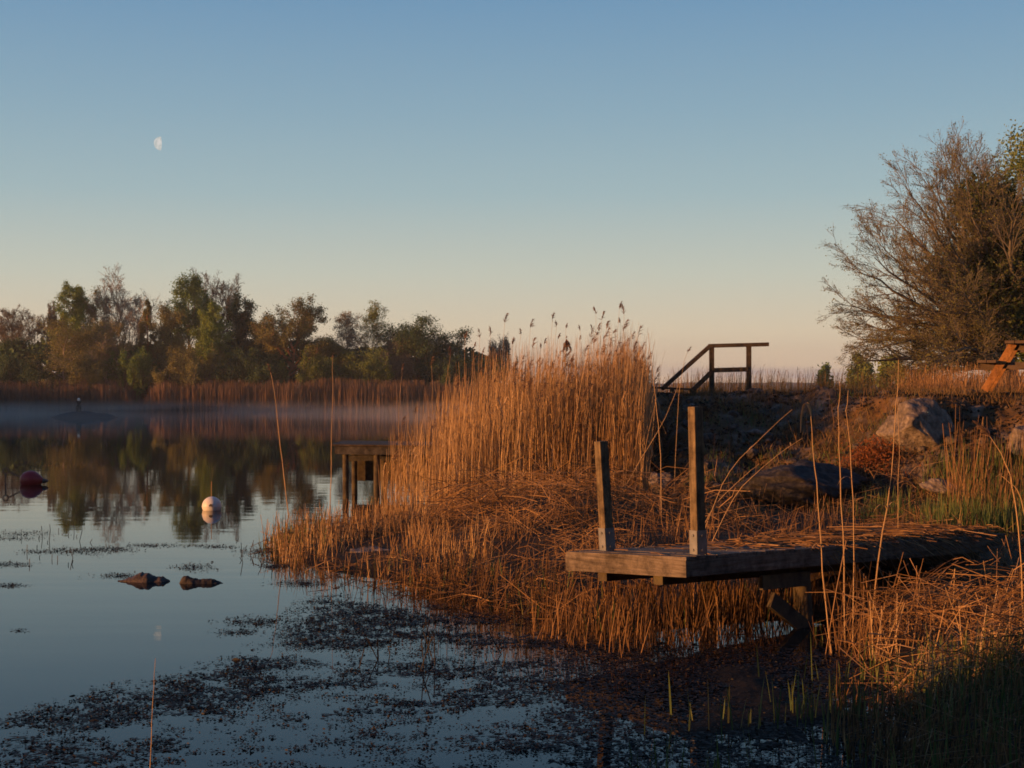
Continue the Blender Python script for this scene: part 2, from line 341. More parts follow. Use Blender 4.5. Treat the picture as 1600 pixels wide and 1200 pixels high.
def groundmat():
    m = mat('ground_soil', [(0.02, 0.013, 0.008), (0.055, 0.034, 0.018), (0.12, 0.075, 0.035)], 2.2, 0.95, bump=0.8, bscale=18, detail=9)
    n = m.node_tree; p = n.nodes['Principled BSDF']; soil = p.inputs['Base Color'].links[0].from_socket
    tc = n.nodes['Texture Coordinate']
    def nz(sc, stops, det=8):
        z = n.nodes.new('ShaderNodeTexNoise'); z.inputs['Scale'].default_value = sc; z.inputs['Detail'].default_value = det; z.inputs['Roughness'].default_value = 0.7
        n.links.new(tc.outputs['Object'], z.inputs['Vector']); r = n.nodes.new('ShaderNodeValToRGB'); e = r.color_ramp.elements
        while len(e) < len(stops): e.new(.5)
        for k, (pp, c) in enumerate(stops): e[k].position = pp; e[k].color = (*c, 1)
        n.links.new(z.outputs['Fac'], r.inputs[0]); return r.outputs[0]
    rock = nz(2.6, [(0.3, (0.03, 0.023, 0.017)), (0.47, (0.10, 0.072, 0.052)), (0.6, (0.2, 0.155, 0.115)), (0.72, (0.36, 0.3, 0.235))])
    moss = nz(1.1, [(0.35, (0.03, 0.035, 0.012)), (0.5, (0.10, 0.055, 0.02)), (0.65, (0.17, 0.09, 0.03))])
    mask = nz(0.9, [(0.46, (0, 0, 0)), (0.56, (1, 1, 1))])
    a = n.nodes.new('ShaderNodeMixRGB'); n.links.new(mask, a.inputs[0]); n.links.new(rock, a.inputs[1]); n.links.new(moss, a.inputs[2])
    at = n.nodes.new('ShaderNodeAttribute'); at.attribute_name = 'tint'
    b = n.nodes.new('ShaderNodeMixRGB'); n.links.new(at.outputs['Fac'], b.inputs[0]); n.links.new(soil, b.inputs[1]); n.links.new(a.outputs[0], b.inputs[2])
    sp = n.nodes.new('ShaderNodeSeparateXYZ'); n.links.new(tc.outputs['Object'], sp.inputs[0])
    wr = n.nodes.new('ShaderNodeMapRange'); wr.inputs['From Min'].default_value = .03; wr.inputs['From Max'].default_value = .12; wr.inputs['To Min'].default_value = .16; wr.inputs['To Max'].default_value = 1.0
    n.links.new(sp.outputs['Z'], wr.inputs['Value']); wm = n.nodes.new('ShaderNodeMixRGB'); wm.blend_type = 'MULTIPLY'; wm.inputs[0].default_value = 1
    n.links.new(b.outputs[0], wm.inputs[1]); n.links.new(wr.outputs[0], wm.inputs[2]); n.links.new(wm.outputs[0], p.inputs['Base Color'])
    return m
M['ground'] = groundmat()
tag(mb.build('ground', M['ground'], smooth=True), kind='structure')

# water
def watermat():
    m = bpy.data.materials.new('lake_water'); m.use_nodes = True; n = m.node_tree; p = n.nodes['Principled BSDF']
    p.inputs['Base Color'].default_value = (0.008, 0.010, 0.011, 1); p.inputs['Roughness'].default_value = 0.015
    p.inputs['IOR'].default_value = 1.333; p.inputs['Specular IOR Level'].default_value = 0.24
    tc = n.nodes.new('ShaderNodeTexCoord'); mp = n.nodes.new('ShaderNodeMapping'); mp.inputs['Scale'].default_value = (0.22, 1.1, 1)
    n.links.new(tc.outputs['Object'], mp.inputs[0])
    a = n.nodes.new('ShaderNodeTexNoise'); a.inputs['Scale'].default_value = 1.6; a.inputs['Detail'].default_value = 3
    n.links.new(mp.outputs[0], a.inputs['Vector'])
    mp2 = n.nodes.new('ShaderNodeMapping'); mp2.inputs['Scale'].default_value = (0.03, 0.06, 1)
    n.links.new(tc.outputs['Object'], mp2.inputs[0])
    msk = n.nodes.new('ShaderNodeTexNoise'); msk.inputs['Scale'].default_value = 1.0; msk.inputs['Detail'].default_value = 2
    n.links.new(mp2.outputs[0], msk.inputs['Vector'])
    mr = n.nodes.new('ShaderNodeMapRange'); mr.inputs['From Min'].default_value = 0.35; mr.inputs['From Max'].default_value = 0.7
    mr.inputs['To Min'].default_value = 0.04; mr.inputs['To Max'].default_value = 1.0
    n.links.new(msk.outputs['Fac'], mr.inputs['Value'])
    b = n.nodes.new('ShaderNodeBump'); b.inputs['Distance'].default_value = 0.0045
    n.links.new(mr.outputs[0], b.inputs['Strength']); n.links.new(a.outputs['Fac'], b.inputs['Height'])
    n.links.new(b.outputs[0], p.inputs['Normal'])
    return m
mb = MB(); mb.add([(-5000, -400, 0), (5000, -400, 0), (5000, 6000, 0), (-5000, 6000, 0)], [(0, 1, 2, 3)])
tag(mb.build('water', watermat()), kind='structure')

# hills: far ridge on the horizon; unseen wooded banks behind and left, added to cast shade and block sky
def ridge(name, pts, hs, width, n=160, rough=0.3, m='shadehill'):
    pts = np.array(pts, float); t = np.linspace(0, len(pts) - 1, n); idx = np.clip(t.astype(int), 0, len(pts) - 2); f = (t - idx)[:, None]
    c = pts[idx] * (1 - f) + pts[idx + 1] * f
    h = np.interp(t, np.arange(len(hs)), hs)
    d = nrm(np.gradient(c, axis=0)); nn = np.stack([-d[:, 1], d[:, 0]], -1)
    prof = [(-1, 0), (-.8, .35), (-.55, .7), (-.2, .95), (0, 1), (.2, .95), (.55, .7), (.8, .35), (1, 0)]
    V = []
    for a, b in prof:
        hh = h * b * (1 + rough * (fbm(t * 6 + a * 3, t * 0 + a * 5) - 0.47) * (b > 0) + rough * .6 * (fbm(t * 25, t * 0 + a * 9) - .47) * (b > .3))
        q = c + nn * (a * width); V.append(np.stack([q[:, 0], q[:, 1], np.where(b > 0, hh, -1.0)], -1))
    V = np.stack(V, 1); K = len(prof); i = np.arange(n - 1)[:, None] * K + np.arange(K - 1)[None]
    mb = MB(); mb.add(V, np.stack([i, i + 1, i + K + 1, i + K], -1).reshape(-1, 4))
    return tag(mb.build(name, M[m], smooth=True), kind='structure')
M['shadehill'] = mat('unseen_wooded_hill', [(0.02, 0.025, 0.012), (0.06, 0.055, 0.025)], 0.05, 0.95)
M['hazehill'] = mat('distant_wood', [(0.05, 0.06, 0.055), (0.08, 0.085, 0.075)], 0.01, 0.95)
sx, sy = math.sin(R(SUN_AZ)), math.cos(R(SUN_AZ)); ox, oy = sy, -sx         # along / across the sun
def so(s, o): return (s * sx + o * ox, s * sy + o * oy)
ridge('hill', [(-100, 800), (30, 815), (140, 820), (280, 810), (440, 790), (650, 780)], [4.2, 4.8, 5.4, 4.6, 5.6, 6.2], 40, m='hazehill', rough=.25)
ridge('hill', [so(205, 29), so(215, 60), so(210, 110), so(220, 170), so(220, 260)], [19.3, 20.6, 21.7, 22.4, 22.0], 25, rough=.07)  # unseen ridge, heights set so its shadow covers the far shore
ridge('hill', [so(34, 7.2), so(34, 1), so(35, -10), (-6, -24), (8, -26), (22, -18), (28, -4), (31, 8)], [4.6, 7, 12, 18, 20, 20, 19, 12], 4, rough=.2)  # unseen bank wrapped behind the camera to shade the foreground and cut skylight

# moon: the sunlit part of a far sphere
def moon():
    m = bpy.data.materials.new('moonlit_rock'); m.use_nodes = True; n = m.node_tree; n.nodes.clear()
    o = n.nodes.new('ShaderNodeOutputMaterial'); e = n.nodes.new('ShaderNodeEmission'); tc = n.nodes.new('ShaderNodeTexCoord')
    z = n.nodes.new('ShaderNodeTexNoise'); z.inputs['Scale'].default_value = 0.06; z.inputs['Detail'].default_value = 3
    r = n.nodes.new('ShaderNodeValToRGB'); r.color_ramp.elements[0].position = .35; r.color_ramp.elements[0].color = (*s2l((178, 186, 184)), 1)
    r.color_ramp.elements[1].position = .62; r.color_ramp.elements[1].color = (*s2l((214, 212, 208)), 1)
    n.links.new(tc.outputs['Object'], z.inputs[0]); n.links.new(z.outputs['Fac'], r.inputs[0]); n.links.new(r.outputs[0], e.inputs[0]); n.links.new(e.outputs[0], o.inputs[0])
    e.inputs[1].default_value = 0.98 * 2 ** -EXPOSURE
    D = 5200.0; c = P(251, 224, D); rad = 10.6 / F * D
    mb = MB(); nu, nv = 28, 18
    lon0, lon1 = R(-97), R(80)
    V = []
    f = nrm(c[None])[0]; right = nrm(np.cross(f, [0, 0, 1]))  ; up = np.cross(right, f)
    toL = -right; toC = -f
    for a in range(nv + 1):
        ph = -math.pi / 2 + math.pi * a / nv
        for b in range(nu + 1):
            l = -math.pi / 2 + (math.pi / 2 - 0.06 + math.pi / 2) * 0 + b / nu * (math.pi * 1.0)     # the lit hemisphere
            th = R(-90 + 8) + b / nu * math.pi
            v = math.cos(ph) * (math.cos(th) * toL + math.sin(th) * (-toC) * 1.0)
            V.append(c + rad * (v + math.sin(ph) * up))
    i = np.arange(nv)[:, None] * (nu + 1) + np.arange(nu)[None]
    mb.add(V, np.stack([i, i + 1, i + nu + 2, i + nu + 1], -1).reshape(-1, 4))
    tag(mb.build('moon', m, smooth=True), 'pale half moon lit on its left side in the blue sky', 'moon')
moon()

# ------------------------------------------------------------------ rocks
def rock(name, label, c, size, m, seed, planes=9, cut=0.72, sub=5, rough=0.14, cat='rock', sink=0.0, tilt=0.0, group=None, yaw=0.0):
    r = np.random.default_rng(seed)
    bm = bmesh.new(); bmesh.ops.create_icosphere(bm, subdivisions=sub, radius=1.0)
    v = np.array([q.co[:] for q in bm.verts])
    for k in range(planes * 2):
        nn = nrm(r.normal(size=(1, 3)))[0]; dd = cut * .9 + r.random() * (1 - cut)
        e = np.maximum(v @ nn - dd, 0); v = v - e[:, None] * nn
    nz = (fbm(v[:, 0] * 2.2 + v[:, 2] * 1.7 + seed, v[:, 1] * 2.2 - v[:, 2] * 1.3) - 0.47) + .55 * (fbm(v[:, 0] * 7 + v[:, 2] * 5, v[:, 1] * 7 + v[:, 2] * 6 + seed) - .47) - .5 * np.abs(fbm(v[:, 0] * 4 - v[:, 2] * 5, v[:, 1] * 4 + v[:, 2] * 3 + seed) - .47)
    v = v * (1 + rough * 2 * nz)[:, None]
    v = v * np.array(size)
    ct, st = math.cos(tilt), math.sin(tilt); v = np.stack([v[:, 0] * ct - v[:, 2] * st, v[:, 1], v[:, 0] * st + v[:, 2] * ct], -1)
    ct, st = math.cos(yaw), math.sin(yaw); v = np.stack([v[:, 0] * ct - v[:, 1] * st, v[:, 0] * st + v[:, 1] * ct, v[:, 2]], -1)
    for q, w in zip(bm.verts, v): q.co = w
    me = bpy.data.meshes.new(name); bm.to_mesh(me); bm.free(); me.materials.append(M[m])
    for p_ in me.polygons: p_.use_smooth = True
    c = np.array(c, float); gh = float(height(c[:1], c[1:2])[0]); c[2] = min(c[2], gh + .75 * size[2]) if c[2] > .2 else c[2]
    o = bpy.data.objects.new(name, me); C.objects.link(o); o.location = c
    return tag(o, label, cat, group)
def shaped_rock(name, label, outline, Y, depth, m, seed, zb=-0.12):
    """low rock in water: ridge profile from its skyline (px,py), rounded across"""
    pts = np.array([P(a, b, Y) for a, b in outline]); n = 60; K = 15
    xs = np.linspace(pts[0, 0], pts[-1, 0], n); zs = np.interp(xs, pts[:, 0], pts[:, 2])
    V = []
    for k in range(K):
        a = -1 + 2 * k / (K - 1)
        u = np.linspace(0, 1, n); w = depth * np.sqrt(np.clip(1 - (2 * u - 1) ** 2, 0, 1)) * .5 + .02
        y = Y + a * w + .05 * (fbm(u * 9 + seed, u * 0 + a * 4) - .47)
        h = (zs - zb) * (1 - abs(a) ** 2.2) + zb + .05 * (fbm(u * 10 + seed, u * 0 + a * 6) - .47)
        V.append(np.stack([xs, y, h], -1))
    V = np.stack(V, 1); i = np.arange(n - 1)[:, None] * K + np.arange(K - 1)[None]
    mb = MB(); mb.add(V, np.stack([i, i + K, i + K + 1, i + 1], -1).reshape(-1, 4))
    return tag(mb.build(name, M[m], smooth=True), label, 'rock')
shaped_rock('rock', 'reddish brown pointed rock breaking the calm water, left one of two', [(184, 908), (205, 902), (222, 895), (232, 896), (242, 901), (255, 901), (266, 908)], 14.76, .26, 'brownrock', 4)
shaped_rock('rock', 'blackish saddle shaped rock breaking the calm water, right one of two', [(280, 911), (284, 903), (292, 900), (301, 903), (313, 906), (333, 904), (350, 911)], 14.62, .24, 'darkrock', 9)
shaped_rock('rock', 'long low dark skerry in the misty water before the far reeds', [(78, 653), (95, 647), (112, 643), (135, 642), (150, 645), (165, 645), (180, 650), (188, 653)], 98, 3.0, 'darkrock', 14, zb=-.3)

# ------------------------------------------------------------------ beacon on the skerry
b0 = P(123, 642.5, 98); bt = empty('beacon', tuple(b0), 'short grey pillar with dark flared cap and white knob on the skerry', 'beacon')
mb = MB(); mb.lathe([(0.01, -.15), (.18, -.15), (.17, .3), (.12, .45), (.01, .45)], 16, origin=b0); mb.build('pillar', M['greywood'], bt, smooth=False)
mb = MB(); mb.lathe([(0.01, .45), (.06, .45), (.19, .66), (.2, .70), (.01, .71)], 16, origin=b0); mb.build('cap', M['steel'], bt)
M['white'] = mat('white_paint', [(0.62, 0.6, 0.56), (0.75, 0.73, 0.7)], 6, 0.5, spec=0.4)
mb = MB(); th = np.linspace(-1.5, 1.5, 9); mb.lathe(np.stack([.1 * np.cos(th) + .001, .8 + .11 * np.sin(th)], -1), 16, origin=b0); mb.build('knob', M['white'], bt, smooth=True)

# ------------------------------------------------------------------ buoys
w0 = Wt(331, 797); M['buoyw'] = mat('white_buoy_plastic', [(0.6, 0.57, 0.5), (0.74, 0.71, 0.64)], 9, 0.45, spec=0.4, bump=.15)
wb = empty('buoy', (w0[0], w0[1], 0), 'round white mooring buoy with a thin stick on the water', 'buoy')
th = np.linspace(-np.pi / 2, np.pi / 2, 25); rb = .158
mb = MB(); mb.lathe(np.stack([rb * np.cos(th) + 1e-4, .065 + rb * np.sin(th)], -1), 36, origin=(w0[0], w0[1], 0))
mb.lathe([(rb + .001, .055), (rb + .004, .058), (rb + .004, .068), (rb + .001, .071)], 36, origin=(w0[0], w0[1], .0)); mb.build('body', M['buoyw'], wb, smooth=True)
mb = MB(); d = nrm(np.array([[.12, -1, .12]]))[0]; pc = np.array([w0[0], w0[1], .065]) + d * .13
mb.tubes(np.array([[pc, pc + d * .03]]), np.array([[.035, .03]]), 12); mb.add([pc + d * .03 + .03 * np.array([math.cos(a), 0, math.sin(a)]) for a in np.arange(12) * math.pi / 6], None, [(0, k, k + 1) for k in range(1, 11)])
mb.build('plug', M['greywood'], wb)
mb = MB(); q = np.array([w0[0] - .01, w0[1] + .02, .2]); mb.tubes(np.array([[q, q + (0, 0, .14), q + (.003, 0, .27)]]), .006, 5); mb.build('stick', M['reed'], wb)

r0 = Wt(48, 757); M['buoyr'] = mat('red_buoy_plastic', [(0.24, 0.008, 0.014), (0.34, 0.016, 0.02)], 7, 0.4, spec=0.4)
r0[2] = .09
rbd = empty('buoy', (r0[0], r0[1], 0), 'red pear shaped mooring buoy lying on the water with ring and rod', 'buoy')
mb = MB(); mb.lathe([(.002, -.22), (.09, -.2), (.16, -.14), (.195, -.05), (.2, .02), (.18, .1), (.12, .18), (.06, .24), (.045, .26)], 32, 'x', r0); mb.build('body', M['buoyr'], rbd, smooth=True)
mb = MB(); mb.lathe([(.046, .255), (.05, .27), (.04, .32), (.022, .36), (.002, .37)], 20, 'x', r0 + (0, 0, -.015)); mb.build('neck', M['steel'], rbd, smooth=True)
ringc = P(9, 736, 29.6); a = np.linspace(0, 2 * np.pi, 21)
mb = MB()
ringp = ringc + .058 * np.stack([np.cos(a), 0 * a, np.sin(a)], -1)
for k in range(20): mb.tubes(ringp[None, k:k + 2], .011, 6)
mb.build('ring', M['steel'], rbd)
mb = MB(); mb.tubes(np.array([[ringc + (.06, 0, -.02), r0 + (-.21, 0, .06)]]), .011, 6); mb.build('rod', M['steel'], rbd)
mb = MB(); mb.tubes(np.array([[ringc + (0, 0, -.055), (ringc[0], ringc[1], -.1)]]), .014, 6); mb.build('pin', M['steel'], rbd)

# ------------------------------------------------------------------ foreground dock
u = nrm(np.array([[.76, .65, -.028]]))[0]; v = nrm(np.array([[-.65, .76, -.056]]))[0]; wv = np.cross(u, v); wv = wv / np.linalg.norm(wv); v = np.cross(wv, u)
A = np.array([1.337, 11.0, .70])
def dk(a, b, c): return A + a * u + b * v + c * wv
dock = empty('dock', tuple(A), 'weathered wooden dock end with two upright posts beside the reeds', 'dock')
DL, DW = 4.6, 1.3
mb = MB(); mb.box(dk(-.014, DW / 2, -.093), u * .014, v * (DW / 2 + .034), wv * .067)
mb.build('end_board', M['woodv'], dock, bevel=.004)
mb = MB(); mb.box(dk(DL / 2, -.016, -.092), u * DL / 2, v * .016, wv * .064); mb.build('side_board', M['wood'], dock, bevel=.004)
mb = MB(); mb.box(dk(DL / 2, DW + .016, -.092), u * DL / 2, v * .016, wv * .064); mb.build('side_board', M['wood'], dock, bevel=.004)
mb = MB(); k = 0; a = -.03
while a < DL:
    wd = .118
    for q_ in (.06, .32, .95, DW - .06):
        for e_ in (.03, .085): pt_ = dk(a + e_, q_ + random.uniform(-.01, .01), 0); mb.tubes(np.array([[pt_ - wv * .004, pt_ + wv * .0025]]), .005, 3, mi=1)
    mb.box(dk(a + wd / 2, DW / 2 + random.uniform(-.008, .008), -.013 + random.uniform(-.004, .003)), u * (wd / 2 - .003), v * (DW / 2 + .03), wv * .0125, tint=random.random()); a += wd + .004
mb.build('decking', [M['woodv'], M['steel']], dock)
for bb, nm in ((.32, 'beam'), (.95, 'beam')):
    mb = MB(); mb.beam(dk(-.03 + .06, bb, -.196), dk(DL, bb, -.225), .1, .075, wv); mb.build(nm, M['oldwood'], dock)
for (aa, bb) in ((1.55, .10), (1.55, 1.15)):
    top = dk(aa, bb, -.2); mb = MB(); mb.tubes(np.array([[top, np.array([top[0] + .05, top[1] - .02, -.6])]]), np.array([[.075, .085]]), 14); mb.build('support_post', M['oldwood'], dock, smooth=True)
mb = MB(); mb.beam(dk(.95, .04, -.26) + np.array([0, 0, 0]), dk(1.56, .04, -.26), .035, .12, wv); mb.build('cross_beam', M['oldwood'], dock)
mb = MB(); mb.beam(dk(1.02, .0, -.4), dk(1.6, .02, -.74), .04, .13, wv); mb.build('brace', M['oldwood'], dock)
def dpost(a, b, h, lean, seed):
    base = dk(a, b, 0.002); top = base + np.array([lean, 0, h]); mb = MB()
    zc = nrm((top - base)[None])[0]; cu, su = math.cos(R(-9)), math.sin(R(-9)); uu = np.array([u[0] * cu - u[1] * su, u[0] * su + u[1] * cu, u[2]]); x = nrm((uu - zc * (uu @ zc))[None])[0]; y = np.cross(zc, x)
    mb.box((base + top) / 2, x * .043, y * .043, zc * h / 2); o = mb.build('post', M['postwood'], dock, bevel=.005)
    br = MB(); hb = .19
    for (nn, t) in ((-x, y), (-y, x)):
        br.box(base + zc * (hb / 2) + nn * .046, nn * .003, t * .049, zc * hb / 2)
    for (nn, t) in ((-x, y), (-y, x)):
        for zz in (.035, .15):
            for tt in (0,):
                c = base + zc * zz + nn * .049 + t * tt
                br.tubes(np.array([[c, c + nn * .009]]), .011, 6)
                an = np.arange(6) * math.pi / 3
                br.add([c + nn * .009 + .011 * (math.cos(q) * t + math.sin(q) * zc) for q in an], None, [(0, 1, 2), (0, 2, 3), (0, 3, 4), (0, 4, 5)])
    br.build('bracket', M['zinc'], o)
dpost(.30, .13, 1.17, -.025, 1); dpost(.30, 1.16, .925, -.055, 2)

# ------------------------------------------------------------------ far jetty behind the reeds
J0 = P(520, 697, 25.6); jt = empty('jetty', (J0[0], J0[1], 0), 'low grey wooden jetty standing in the water behind the reeds', 'jetty')
jz = J0[2]; jx0 = J0[0]; jx1 = 1.6; jy = 25.6; jw = 1.7
sk = lambda x: jz - .012 * (x - jx0)
mb = MB(); y = jy - .05
while y < jy + jw: mb.beam((jx0 - .03, y + .07, jz + .02), (jx1, y + .07, sk(jx1) + .02), .134, .03); y += .142
mb.build('decking', M['darkwood'], jt)
mb = MB(); mb.beam((jx0 + .05, jy, jz - .075), (jx1, jy, sk(jx1) - .075), .04, .14); mb.build('fascia', M['greywood'], jt)
mb = MB(); mb.beam((jx0 + .05, jy + jw - .1, jz - .075), (jx1, jy + jw - .1, sk(jx1) - .075), .04, .14); mb.build('fascia', M['greywood'], jt)
mb = MB(); mb.beam((jx0 + .05, jy + .03, jz - .075), (jx0 + .05, jy + jw - .1, jz - .075), .04, .14); mb.build('end_fascia', M['greywood'], jt)
mb = MB(); mb.beam((jx0 + .2, jy + jw - .04, jz - .42), (jx1, jy + jw - .04, jz - .42), .03, .62); mb.build('dark_backing', M['oldwood'], jt)  # dark boards added to hide bright water, standing in for shade under the deck
for x in (jx0 + .22, jx0 + .78, jx0 + 2.6):
    for y in (jy + .08, jy + jw - .2):
        mb = MB(); mb.tubes(np.array([[(x, y, jz - .02), (x + .01, y, -.7)]]), .055, 12); mb.build('pile', M['oldwood'], jt, smooth=True)
mb = MB(); mb.beam((jx0 + .2, jy + .9, jz - .26), (jx0 + 1.3, jy + .9, jz - .24), .3, .1); mb.build('cross_beam', M['greywood'], jt)

# ------------------------------------------------------------------ handrail on the mound
hr = empty('handrail', tuple(P(1140, 610, 28)), 'dark wooden handrail with a sloping end on top of the rocky mound', 'handrail')
HY = 28.0
for px in (1112, 1170):
    p = P(px, 540, HY); mb = MB(); mb.box((p[0], HY, (p[2] + 1.6) / 2), (.046, 0, 0), (0, .046, 0), (0, 0, (p[2] - 1.6) / 2)); mb.build('post', M['darkwood'], hr, bevel=.004)
mb = MB(); mb.beam(P(1107, 540.5, HY), P(1201, 538, HY), .11, .075); mb.build('top_rail', M['darkwood'], hr, bevel=.004)
mb = MB(); mb.beam(P(1109, 541, HY), P(1034, 608, HY - .1), .11, .075); mb.build('sloped_rail', M['darkwood'], hr, bevel=.004)
mb = MB(); mb.beam(P(1116, 578.5, HY - .07), P(1169, 577, HY - .07), .03, .09); mb.build('middle_rail', M['darkwood'], hr, bevel=.003)
mb = MB(); mb.beam(P(1111, 582, HY - .07), P(1080, 612, HY - .09), .03, .09); mb.build('sloped_middle_rail', M['darkwood'], hr, bevel=.003)
pw = empty('plank_walkway', tuple(P(1025, 606, 27.6)), 'dark plank walkway along the top edge of the mound beside the reeds', 'walkway')
mb = MB()
for k in range(4): mb.beam(P(968, 603, 27.2 + k * .16), P(1085, 608.5, 27.2 + k * .16), .15, .035)
mb.build('planks', M['darkwood'], pw)
for px, py in ((985, 607), (1050, 609)):
    mb = MB(); mb.beam(P(px, py, 27.1), P(px, py, 27.9), .08, .07); mb.build('bearer', M['oldwood'], pw)

# ------------------------------------------------------------------ picnic table
TY = 22.0; t0 = P(1610, 605, TY)
pt = empty('picnic_table', (t0[0], t0[1], t0[2]), 'orange lit wooden picnic table with slanted legs on top of the bank', 'picnic table')
lx = nrm(np.array([[.93, -.36, 0]]))[0]; ly = np.array([.36, .93, 0]); lz = np.array([0, 0, 1.])
def tp(a, b, c): return np.array(t0) + a * lx + b * ly + c * lz
mb = MB()
for k in range(5): mb.box(tp(-.3 + k * .15, .8, .70), lx * .07, ly * .95, lz * .022)
mb.build('tabletop', M['tabletop'], pt)
for s in (-1, 1):
    mb = MB()
    for k in (0, 1): mb.box(tp(s * .64 + (k - .5) * .145, .8, .40), lx * .068, ly * .95, lz * .021)
    mb.build('seat', M['tabletop'], pt)
for b in (.1, 1.5):
    for s in (-1, 1):
        mb = MB(); mb.beam(tp(s * .68, b, -.05), tp(s * .25, b, .68), .115, .045, ly); mb.build('leg', M['tablewood'], pt, bevel=.004)
    mb = MB(); mb.box(tp(0, b + .047, .34), lx * .74, ly * .022, lz * .05); mb.build('seat_support', M['tabletop'], pt)  # dark wood colour on the supports stands in for shade
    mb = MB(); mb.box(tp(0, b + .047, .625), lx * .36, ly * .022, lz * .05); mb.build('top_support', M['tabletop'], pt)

# ------------------------------------------------------------------ boulders on the bank
rock('boulder', 'large angular pale boulder leaning in the bank above green grass', P(1432, 676, 21.4), (.74, .5, .5), 'rock', 21, planes=12, cut=.6, tilt=-.28, cat='boulder')
rock('boulder', 'broad smooth dark rock slab low in front of the mound', P(1255, 758, 20.6), (1.0, .9, .36), 'darkrock', 33, planes=8, cut=.7, tilt=-.06, cat='boulder')
rock('boulder', 'flat pinkish stone half hidden in reed litter at the water edge', P(585, 871, 16.7), (.42, .3, .13), 'rock', 5, planes=9, cat='boulder')
rock('boulder', 'upright lichened boulder at the foot of the mound beside the reeds', P(1032, 728, 21.4), (.2, .22, .3), 'rock', 8, planes=10, cut=.65, cat='boulder')
rock('boulder', 'brown block of rock at the right edge below the picnic table', P(1606, 678, 20.9), (.3, .28, .28), 'rock', 51, planes=10, cut=.6, cat='boulder')
rock('boulder', 'pale slab of rock lying below the large angular boulder', P(1475, 712, 20.3), (.36, .25, .12), 'rock', 61, planes=10, cut=.6, tilt=-.2, cat='boulder')
for k, (px, py, sz, lb) in enumerate([(1081, 636, .085, 'small pale stone high on the mound under the handrail'), (1180, 665, .16, 'grey rounded stone in the middle of the mound face'),
                                      (1440, 622, .2, 'flat pale stone at the top of the bank above the large boulder')]):
    Yk = {0: 25.4, 1: 23.4, 2: 22.0}[k]; q = P(px, py, Yk); q[2] = max(q[2], height(np.array([q[0]]), np.array([q[1]]))[0] + .02)
    rock('stone', lb, q, (sz, sz * .8, sz * .45), 'rock', 70 + k, cat='stone', sub=3)
# ------------------------------------------------------------------ trees
def grow(Cp, Rp, n, ratio, ang, up=0.25, t0=.3, K=5, rr=.55, wob=.08, shape=None, len0=None):
    N, Kp, _ = Cp.shape; idx = np.repeat(np.arange(N), n); t = t0 + (1 - t0) * ((np.tile(np.arange(n), N) + rng.random(N * n)) / n)
    f = t * (Kp - 1); i = np.clip(f.astype(int), 0, Kp - 2); w = (f - i)[:, None]
    b = Cp[idx, i] * (1 - w) + Cp[idx, i + 1] * w; rad = Rp[idx, i] * (1 - w[:, 0]) + Rp[idx, i + 1] * w[:, 0]
    T = nrm(Cp[idx, i + 1] - Cp[idx, i]); L = np.linalg.norm(Cp[:, -1] - Cp[:, 0], axis=-1)[idx] if len0 is None else len0
    ax = nrm(np.cross(T, nrm(rng.normal(size=(N * n, 3))))); an = R(1) * (ang[0] + (ang[1] - ang[0]) * rng.random(N * n))[:, None]
    d = T * np.cos(an) + ax * np.sin(an); d[:, 2] += up * .5; d = nrm(d)
    ln = L * (ratio[0] + (ratio[1] - ratio[0]) * rng.random(N * n)) * (1 - .45 * t if shape is None else shape(t))
    s = np.linspace(0, 1, K)[None, :, None]
    Cc = b[:, None] + d[:, None] * ln[:, None, None] * s + np.array([0, 0, 1.]) * (up * .5 * ln)[:, None, None] * s ** 2
    Cc = Cc + rng.normal(size=Cc.shape) * wob * ln[:, None, None] * s
    r0 = np.minimum(rad * rr, rad * .9); Rr = r0[:, None] * (1 - .75 * np.linspace(0, 1, K)[None])
    return Cc, Rr
def trunkline(H, r, K=9, wob=.03, lean=(0, 0)):
    s = np.linspace(0, 1, K); c = np.stack([lean[0] * s * H + rng.normal(size=K) * wob * H * s, lean[1] * s * H + rng.normal(size=K) * wob * H * s, s * H], -1)
    return c[None], (r * (1 - .85 * s))[None]
def tips(Cc, per, spread):
    N, K, _ = Cc.shape; i = rng.integers(1, K, (N, per)); q = Cc[np.arange(N)[:, None], i]; q = q + rng.normal(size=q.shape) * spread
    return q.reshape(-1, 3)
def clumptint(pts, sc):
    o = rng.random(3) * 50; return np.clip(.5 + 1.5 * (fbm(pts[:, 0] * sc + o[0], pts[:, 2] * sc + pts[:, 1] * sc * .7 + o[1], 3) - .45) + rng.normal(size=len(pts)) * .18, 0, 1)
